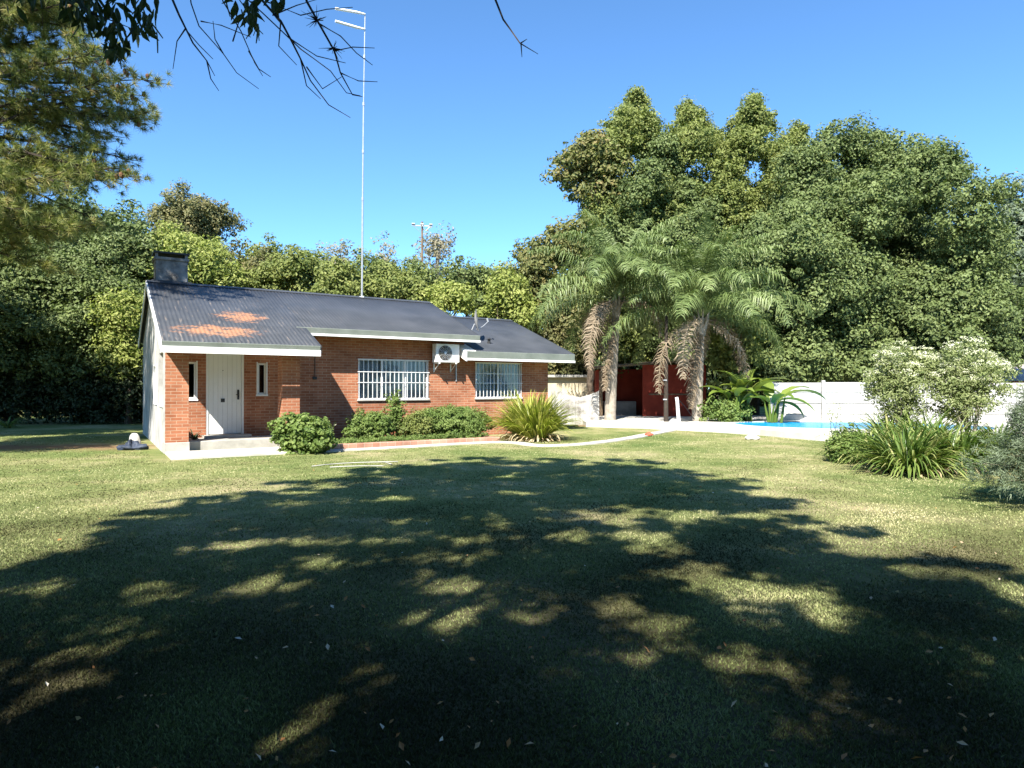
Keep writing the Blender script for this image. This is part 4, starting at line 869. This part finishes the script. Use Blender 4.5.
# right-hand border
def agap(label, px, py, n, ln, seed, dead=40, rr=.35): x, y = gp(px, py); return strap_plant('agapanthus', label, x, y, 0, int(n * 1.3), ln * 1.25, .05, L['strap'], seed, rr, (.6, 1.5), dead, droop=.8)
agap('strap-leaved clump at the front centre of the right border', 905, 473, 330, .95, 81, 60)
agap('strap-leaved clump at the right of the border with straw at its foot', 952, 470, 330, .98, 82, 60)
agap('strap-leaved clump at the left of the right border', 868, 462, 240, .8, 83, 50)
agap('strap-leaved clump at the back of the right border', 925, 458, 300, 1.1, 84, 20)
agap('small dark strap-leaved clump behind the border near the conifer', 1000, 452, 160, .8, 85, 15)
agap('strap-leaved clump at the back left under the flowering shrub', 893, 452, 240, 1.05, 86, 15)
def flower_shrub(label, px, Y, top, rp, seed):
    r = np.random.default_rng(seed); x = (px - 512) / F * Y; zt = EYE + (HZ - top) / F * Y; rt = empty('flowering_shrub', (x, Y, 0), 0, label, 'shrub'); rx = rp / F * Y
    lb = crown_lobes((0, 0, zt * .58), rx, rx * .8, zt * .48, 20, r, (.28, .44)); cl = clumps_on(lb, .27, r, .6, 1.08); V, Fc, rn = foliage(cl, .19, 30, .075, r, .4); mesh_obj('foliage', V, Fc, L['silver'], rt, rn)
    hi = cl[(cl[:, 5] > .15) & (cl[:, 2] > zt * .62)]; hi = hi[r.permutation(len(hi))[:int(len(hi) * .95)]]; V, Fc, rn = foliage(hi + np.array([0, 0, .1, 0, 0, 0]), .13, 40, .034, r, .8, .4); mesh_obj('flower', V, Fc, L['bloom'], rt, rn)
    mb = MB()
    for l in lb: mb.tube([(.1 * r.normal(), .1 * r.normal(), 0), (l[0] * .4, l[1] * .4, l[2] * .5), l[:3]], [.022, .015, .007], 5)
    mb.build('stem', M['pale_bark'], rt)
x, y = 8.9, 27.6; bush('leafy_bush', 'leafy yellowish bush at the foot of the right palm', 728, 0, .2, .85, .5, L['bush'], 93, .10, 12, 20, step=.24, cr=.2, Y=27.6)
flower_shrub('tall pale-flowered shrub at the left of the pair above the border', 902, 17.2, 337, 36, 87)
flower_shrub('tall pale-flowered shrub at the right of the pair above the border', 968, 16.6, 346, 40, 88)
# thin weed left of the border
x, y = gp(836, 460); r = np.random.default_rng(89); wd = empty('tall_weed', (x, y, 0), 0, 'thin tall weed with sparse leaves left of the right border', 'weed'); mb = MB()
for i in range(5): mb.tube([(.05 * r.normal(), .05 * r.normal(), 0), (.08 * r.normal(), .05 * r.normal(), .6), (.13 * r.normal(), .1 * r.normal(), r.uniform(.9, 1.35))], [.008, .006, .003], 4)
mb.build('stem', L['silver'], wd); cl = np.array([(.12 * r.normal(), .1 * r.normal(), z, 0, 0, 1) for z in np.linspace(.1, 1.3, 40)]); V, Fc, rn = foliage(cl, .07, 7, .05, r, .4); mesh_obj('leaves', V, Fc, L['silver'], wd, rn)
bush('garden_bush', 'low leafy bush at the left foot of the right border', 846, 462, 0, .42, .24, L['bush'], 92, .06, 6)
# grey-green conifer at the right edge
def conifer():
    r = np.random.default_rng(95); rt = empty('young_conifer', (7.35, 8.6, 0), 0, 'feathery grey-green young conifer cut by the right edge', 'conifer'); mb = MB(); mb.tube([(0, 0, 0), (0, 0, .9), (.03, 0, 1.9)], [.04, .03, .008], 7); mb.build('trunk', M['bark'], rt)
    B = MB(); tips = []
    for i in range(64):
        z0 = .08 + 1.6 * (i / 63); az = i * 2.399; Lb = (1.35 * (1 - z0 / 2.1)) * r.uniform(.8, 1.05); h = np.array([math.cos(az), math.sin(az), 0]); P = []; p = np.array([0, 0, z0]); e = .45
        for s in range(7): P.append(p.copy()); p = p + Lb / 6 * (h * math.cos(e) + np.array([0, 0, math.sin(e)])); e -= .09
        B.tube(P, list(np.linspace(.012, .003, 7)), 5)
        for s in range(1, 7):
            for k in range(7): d = unit((h * .8 + r.normal(size=3) * .55)[None])[0]; q = P[s] + d * r.uniform(.03, .2); tips.append(np.hstack([q, d]))
    B.build('branch', M['bark'], rt); tips = np.array(tips); per = 34; n = len(tips) * per; d = unit(tips[:, 3:].repeat(per, 0) * 1.2 + r.normal(size=(n, 3)) * .6); c = tips[:, :3].repeat(per, 0) + r.normal(size=(n, 3)) * .035
    s = unit(np.cross(d, r.normal(size=(n, 3)))) * .0045; V = np.stack([c - s, c + s, c + d * r.uniform(.04, .09, (n, 1))], 1).reshape(-1, 3); V[:, 2] = np.maximum(V[:, 2], .01)
    mesh_obj('needles', V, np.arange(3 * n).reshape(-1, 3), L['conifer'], rt, np.clip(.5 + .2 * r.normal(size=len(tips)).repeat(per) + .12 * r.normal(size=n), 0, 1))
conifer()

# ------------------------------------------------------------------ small things
def lump(name, mat, x, y, z, sx, sy, sz, seed, label, cat, amp=.18):
    r = np.random.default_rng(seed); V = []; Fc = []; n, m_ = 30, 14; ph = r.uniform(0, 6, 6)
    for i in range(m_):
        t = math.pi * .5 * i / (m_ - 1)
        for k in range(n):
            q = 2 * math.pi * k / n; f = 1 + amp * (math.sin(3 * q + ph[0]) * .5 + math.sin(5 * q + ph[1] + 2 * t) * .4 + math.sin(7 * t + ph[2]) * .3 + math.sin(11 * q + 6 * t + ph[3]) * .3 + r.normal() * .12); V.append((sx * math.cos(q) * math.cos(t) * f, sy * math.sin(q) * math.cos(t) * f, sz * math.sin(t) * f))
    for i in range(m_ - 1):
        for k in range(n): Fc.append((i * n + k, i * n + (k + 1) % n, (i + 1) * n + (k + 1) % n, (i + 1) * n + k))
    o = mesh_obj(name, np.array(V), np.array(Fc), mat, smooth=True); o.location = (x, y, z); return tag(o, label, cat)
x, y = hp(-.52, 2.6); lump('stone', M['white_old'], x, y, 0, .17, .14, .36, 1, 'white stone standing beside the left side wall of the house', 'stone', .1)
x, y = hp(-.62, 1.75); lump('tarpaulin', M['tarp'], x, y, 0, .30, .22, .17, 2, 'crumpled dark blue-grey tarpaulin at the left corner of the house', 'tarpaulin', .5)
x, y = gp(649, 436.2); lump('toy', M['red'], x, y, .03, .13, .1, .09, 3, 'small red toy lying on the curved path near the deck', 'toy', .25)
x, y = gp(753, 439.5); lump('plastic_bag', M['white_old'], x, y, 0, .2, .13, .15, 4, 'crumpled white plastic bag on the lawn in front of the deck', 'bag', .45)
hs = MB(); r = np.random.default_rng(9)
def hose(pts): hs.tube([(*gp(a, b), .018) for a, b in pts], .008, 6)
hose([(312, 467), (325, 465.5), (340, 464.2), (360, 463.2), (385, 462.6), (398, 462.4)]); hose([(330, 468), (345, 467.2), (362, 466.6), (382, 466.6), (392, 465), (385, 462.9)])
tag(hs.build('garden_hose', M['white_old'], smooth=True), 'pale garden hose lying in loops on the lawn before the house', 'hose')
for i, (px, py) in enumerate([(577, 426.5), (579, 423.5)]):
    x, y = gp(px, py); mb = MB(); mb.box(-.5, .5, -.09, .09, 0, .06, .008); o = mb.build('timber_plank', M['wood']); o.location = (x, y, 0 + .0); o.rotation_euler = (0, 0, R(8 - 12 * i)); tag(o, ['nearer old timber plank on the grass left of the deck corner', 'farther old timber plank on the grass left of the deck corner'][i], 'plank')
# fallen leaves
r = np.random.default_rng(4); n = 260; Y = 1 / r.uniform(1 / 15, 1 / 2.3, n); X = r.uniform(-.8, .8, n) * Y; P = np.stack([X, Y, np.full(n, .035)], 1); nr = unit(np.stack([r.normal(size=n) * .5, r.normal(size=n) * .5, np.ones(n)], 1))
V, Fc = leaves_at(P, nr, .036, .55, .5, r); tag(mesh_obj('fallen_leaves', V, Fc, L['litter'], None, r.uniform(size=n) ** 1.3), 'scattered dry fallen leaves on the shaded lawn', 'leaves', kind='stuff')
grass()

# ------------------------------------------------------------------ the tree overhead that casts the big shade
def shade_tree():
    r = np.random.default_rng(17); ct = 1 / math.tan(EL); lx, ly = math.sin(AZ) * ct, math.cos(AZ) * ct
    outline = [gp(*p) for p in [(-60, 590), (0, 570), (50, 552), (110, 530), (150, 512), (215, 503), (280, 490), (320, 478), (345, 472), (400, 470), (425, 468), (440, 462), (500, 459), (560, 463), (610, 462), (680, 470), (715, 482), (745, 492), (760, 505), (800, 520), (850, 545), (930, 566), (1024, 592), (1140, 620)]] + [(8, 2), (9, -4), (-11, -4), (-9.5, 3)]
    O = np.array(outline)
    def inside(x, y):
        c = np.zeros(len(x), bool); j = len(O) - 1
        for i in range(len(O)):
            cond = (O[i, 1] > y) != (O[j, 1] > y); xi = (O[j, 0] - O[i, 0]) * (y - O[i, 1]) / (O[j, 1] - O[i, 1] + 1e-12) + O[i, 0]; c ^= cond & (x < xi); j = i
        return c
    gaps = [(385, 545, .30), (455, 547, .45), (240, 545, .25), (345, 560, .28), (40, 590, .28), (250, 585, .3), (180, 600, .3), (160, 618, .34), (130, 640, .25), (295, 607, .22), (435, 610, .38), (470, 590, .38), (420, 590, .2), (330, 717, .20), (285, 738, .16), (15, 705, .24), (20, 620, .25), (150, 757, .16), (727, 587, .42), (809, 587, .3), (832, 615, .22), (632, 627, .34), (662, 640, .22), (750, 657, .24), (767, 627, .2), (812, 697, .2), (622, 515, .4), (577, 537, .25), (642, 540, .3), (532, 620, .2), (715, 587, .3), (600, 515, .4), (560, 640, .15), (690, 515, .2), (500, 520, .2), (310, 505, .2), (90, 700, .14), (900, 600, .16), (300, 540, .2), (490, 545, .3)]
    gc = np.array([gp(a, b_) for a, b_, _ in gaps]); gr = np.array([g_[2] for g_ in gaps])
    n = 90000; x = r.uniform(-11, 9, n); y = r.uniform(-4, 15.2, n); ph = r.uniform(0, 6.28, (14, 2)); fr = r.normal(size=(14, 2)) * np.linspace(1.2, 5.5, 14)[:, None]; fld = lambda a_, b_: sum(np.sin(a_ * fr[i_, 0] + b_ * fr[i_, 1] + ph[i_, 0]) for i_ in range(14)) / 2.6
    jx, jy = x + .5 * fld(x, y), y + .5 * fld(y + 9, x); k = inside(jx, jy); x, y = x[k], y[k]; far = np.clip((y - 4.5) / 6, 0, 1); k = (fld(x * 1.3, y * .9) > -2.0 + .5 * far) & (fld(x * 3.1 + 5, y * 2.3) > -1.75 + .6 * far); x, y = x[k], y[k]
    z = r.uniform(5.5, 12.5, len(x)) + .1 * y; X = x - lx * z; Y = y - ly * z
    # stay clear of what the viewer sees
    vis = (Y > .0) & (np.abs(X) < .95 * Y + .8) & ((z - EYE) < .75 * Y + 1.2)
    d = np.hypot(x[:, None] - gc[:, 0], (y[:, None] - gc[:, 1]) * .8) < (gr * .95 + .08 * (gc[:, 1] > 6)) * (1 + .75 * fld(x * 2.6 + 3, y * 2.2)[:, None])
    k = ~vis & (~d.any(1) | (r.uniform(size=len(x)) < .05)); x, y, z, X, Y = [q[k] for q in (x, y, z, X, Y)]
    sel = r.permutation(len(x))[:17500]; P = np.stack([X[sel], Y[sel], z[sel]], 1)
    bx, by = -4.5, -5.0; rt = empty('shade_tree', (bx, by, 0), 0, 'broad tree overhead whose leafy and bare twigs hang in at the top', 'tree'); P = P - np.array([bx, by, 0])
    cl = np.hstack([P, unit(P - np.array([0, 4, 6.0]))]); V, Fc, rn = foliage(cl, .19, 26, .125, r, .5, .6)
    mesh_obj('crown', V, Fc, L['shade'], rt, rn)
    mb = MB(); mb.tube([(0, 0, -.1), (.05, .1, 1.5), (.2, .3, 3), (.5, .9, 5), (1, 2, 8)], [.42, .34, .3, .24, .12], 12)
    idx = r.permutation(len(P))[:70]
    for i in idx:
        p0 = np.array([.3, .5, 3.2]) + np.array([.5, 1.2, 3.5]) * r.uniform(0, 1); e = P[i]; m_ = (p0 + e) / 2 + r.normal(size=3) * .4 + np.array([0, 0, .6]); rr = r.uniform(.03, .075)
        mb.tube([p0, (p0 + m_) / 2 + r.normal(size=3) * .15, m_, (m_ + e) / 2 + r.normal(size=3) * .2, e], [rr, rr * .8, rr * .6, rr * .4, rr * .2], 6)
    mb.build('trunk', M['bark'], rt)
    # twigs and leaves hanging into view at the top
    off = np.array([bx, by, 0]); tw = MB(); Y0 = 4.6
    def W3(px, py, Y=Y0): return np.array(at(px, py, Y)) - off
    def twig(pts, r0, r1, Y=Y0):
        P_ = [W3(a, b_, Y + .25 * math.sin(i * 1.7)) for i, (a, b_) in enumerate(pts)]; tw.tube(P_, list(np.linspace(r0, r1, len(P_))), 5)
    TW = [[(150, -60), (170, -5), (178, 14), (192, 42), (206, 60), (214, 75)], [(178, 14), (186, 30), (198, 44), (212, 58)], [(186, -30), (190, 2), (198, 25), (222, 52), (236, 72), (258, 88)], [(212, -40), (222, 0), (240, 30), (254, 62), (262, 75)], [(184, 28), (176, 40), (172, 68)], [(206, 60), (210, 78), (218, 90)],
          [(248, 50), (258, 68), (270, 76)], [(232, 40), (238, 20), (246, 4)], [(250, -50), (262, 0), (280, 20), (290, 38), (300, 58), (310, 80), (328, 104), (350, 117)], [(302, -40), (306, 0), (318, 22), (334, 50), (340, 72), (352, 94), (362, 96)], [(318, 22), (340, 35), (356, 52), (372, 64)], [(334, 50), (352, 46), (374, 47)], [(340, 72), (358, 80), (377, 81)],
          [(272, 14), (296, 4), (330, -6)], [(290, 38), (316, 55), (345, 62)], [(306, 66), (322, 88), (341, 76)], [(300, 58), (306, 85), (320, 98)], [(265, 0), (300, 14), (326, 8), (352, 6)], [(238, -10), (262, 12), (300, 48), (330, 70), (346, 92), (360, 95)], [(200, 20), (220, 24), (250, 36)], [(222, 52), (214, 38), (212, 20)], [(280, 20), (278, 45), (296, 64)],
          [(480, -60), (494, -5), (503, 18), (520, 42), (538, 53)], [(521, 42), (522, 56)], [(521, 42), (527, 38)],
          [(40, -70), (62, -10), (90, 12), (112, 20), (132, 28)], [(90, 12), (108, 2), (124, -8)], [(112, 20), (106, 40), (118, 54)], [(220, -40), (236, -5), (248, 12), (256, 24)], [(62, -10), (40, -4), (20, -6)], [(70, -30), (110, -14), (150, -4)]]
    main_tw = tw
    for i, t in enumerate(TW):
        tw = MB() if i == 22 else tw
        twig_mb = tw
        P_ = [W3(a, b_, Y0 + .25 * math.sin(j * 1.7)) for j, (a, b_) in enumerate(t)]; r1_ = .011 if i in (0, 8, 9, 22, 25) else .0055; tw.tube(P_, list(np.linspace(r1_, .0022, len(P_))), 5)
        if i == 24: tw.build('twigs', M['twig'], rt); tw = main_tw
    for (a, b_) in ((316, 19), (333, 47)):
        q = W3(a, b_); 
        for k_ in range(26): d_ = r.normal(size=3) * .035; tw.tube([q, q + d_], [.004, .001], 3)
    tw.build('twigs', M['twig'], rt)
    LV = []; LN = []
    for (a, b_, sp, cnt) in ((100, 8, 34, 50), (115, 45, 14, 30), (112, 25, 16, 22), (80, 0, 18, 24), (146, 22, 12, 18), (60, -6, 26, 14), (142, 0, 16, 14), (248, 6, 12, 13), (252, 24, 7, 7), (232, -4, 12, 8), (270, -4, 14, 10), (20, -10, 30, 14)):
        for k_ in range(cnt): LV.append(W3(a + r.normal() * sp * .5, b_ + r.normal() * sp * .38, Y0 + r.normal() * .15)); 
    LV = np.array(LV); n = len(LV); ax = unit(np.stack([r.normal(size=n) * .7, r.normal(size=n) * .4, -np.abs(r.normal(size=n)) - .4], 1)); nr = unit(np.cross(ax, r.normal(size=(n, 3)))); bx_ = np.cross(nr, ax)
    s = r.uniform(.09, .145, (n, 1)); V = []; 
    pr = [(0, .01), (.25, .13), (.5, .18), (.75, .10), (1, .0)]
    VV = []
    for t, wv in pr: VV += [LV + ax * s * t + bx_ * s * wv + nr * s * .05, LV + ax * s * t - nr * s * .0, LV + ax * s * t - bx_ * s * wv + nr * s * .05]
    VV = np.stack(VV, 1).reshape(-1, 3); Fc = []
    for i in range(4):
        for j in (0, 1): Fc.append(np.stack([np.arange(n) * 15 + i * 3 + j, np.arange(n) * 15 + i * 3 + j + 1, np.arange(n) * 15 + i * 3 + j + 4, np.arange(n) * 15 + i * 3 + j + 3], 1))
    Fc = np.concatenate(Fc); mesh_obj('leaves', VV, Fc, L['shade'], rt, r.uniform(size=len(Fc)))
shade_tree()
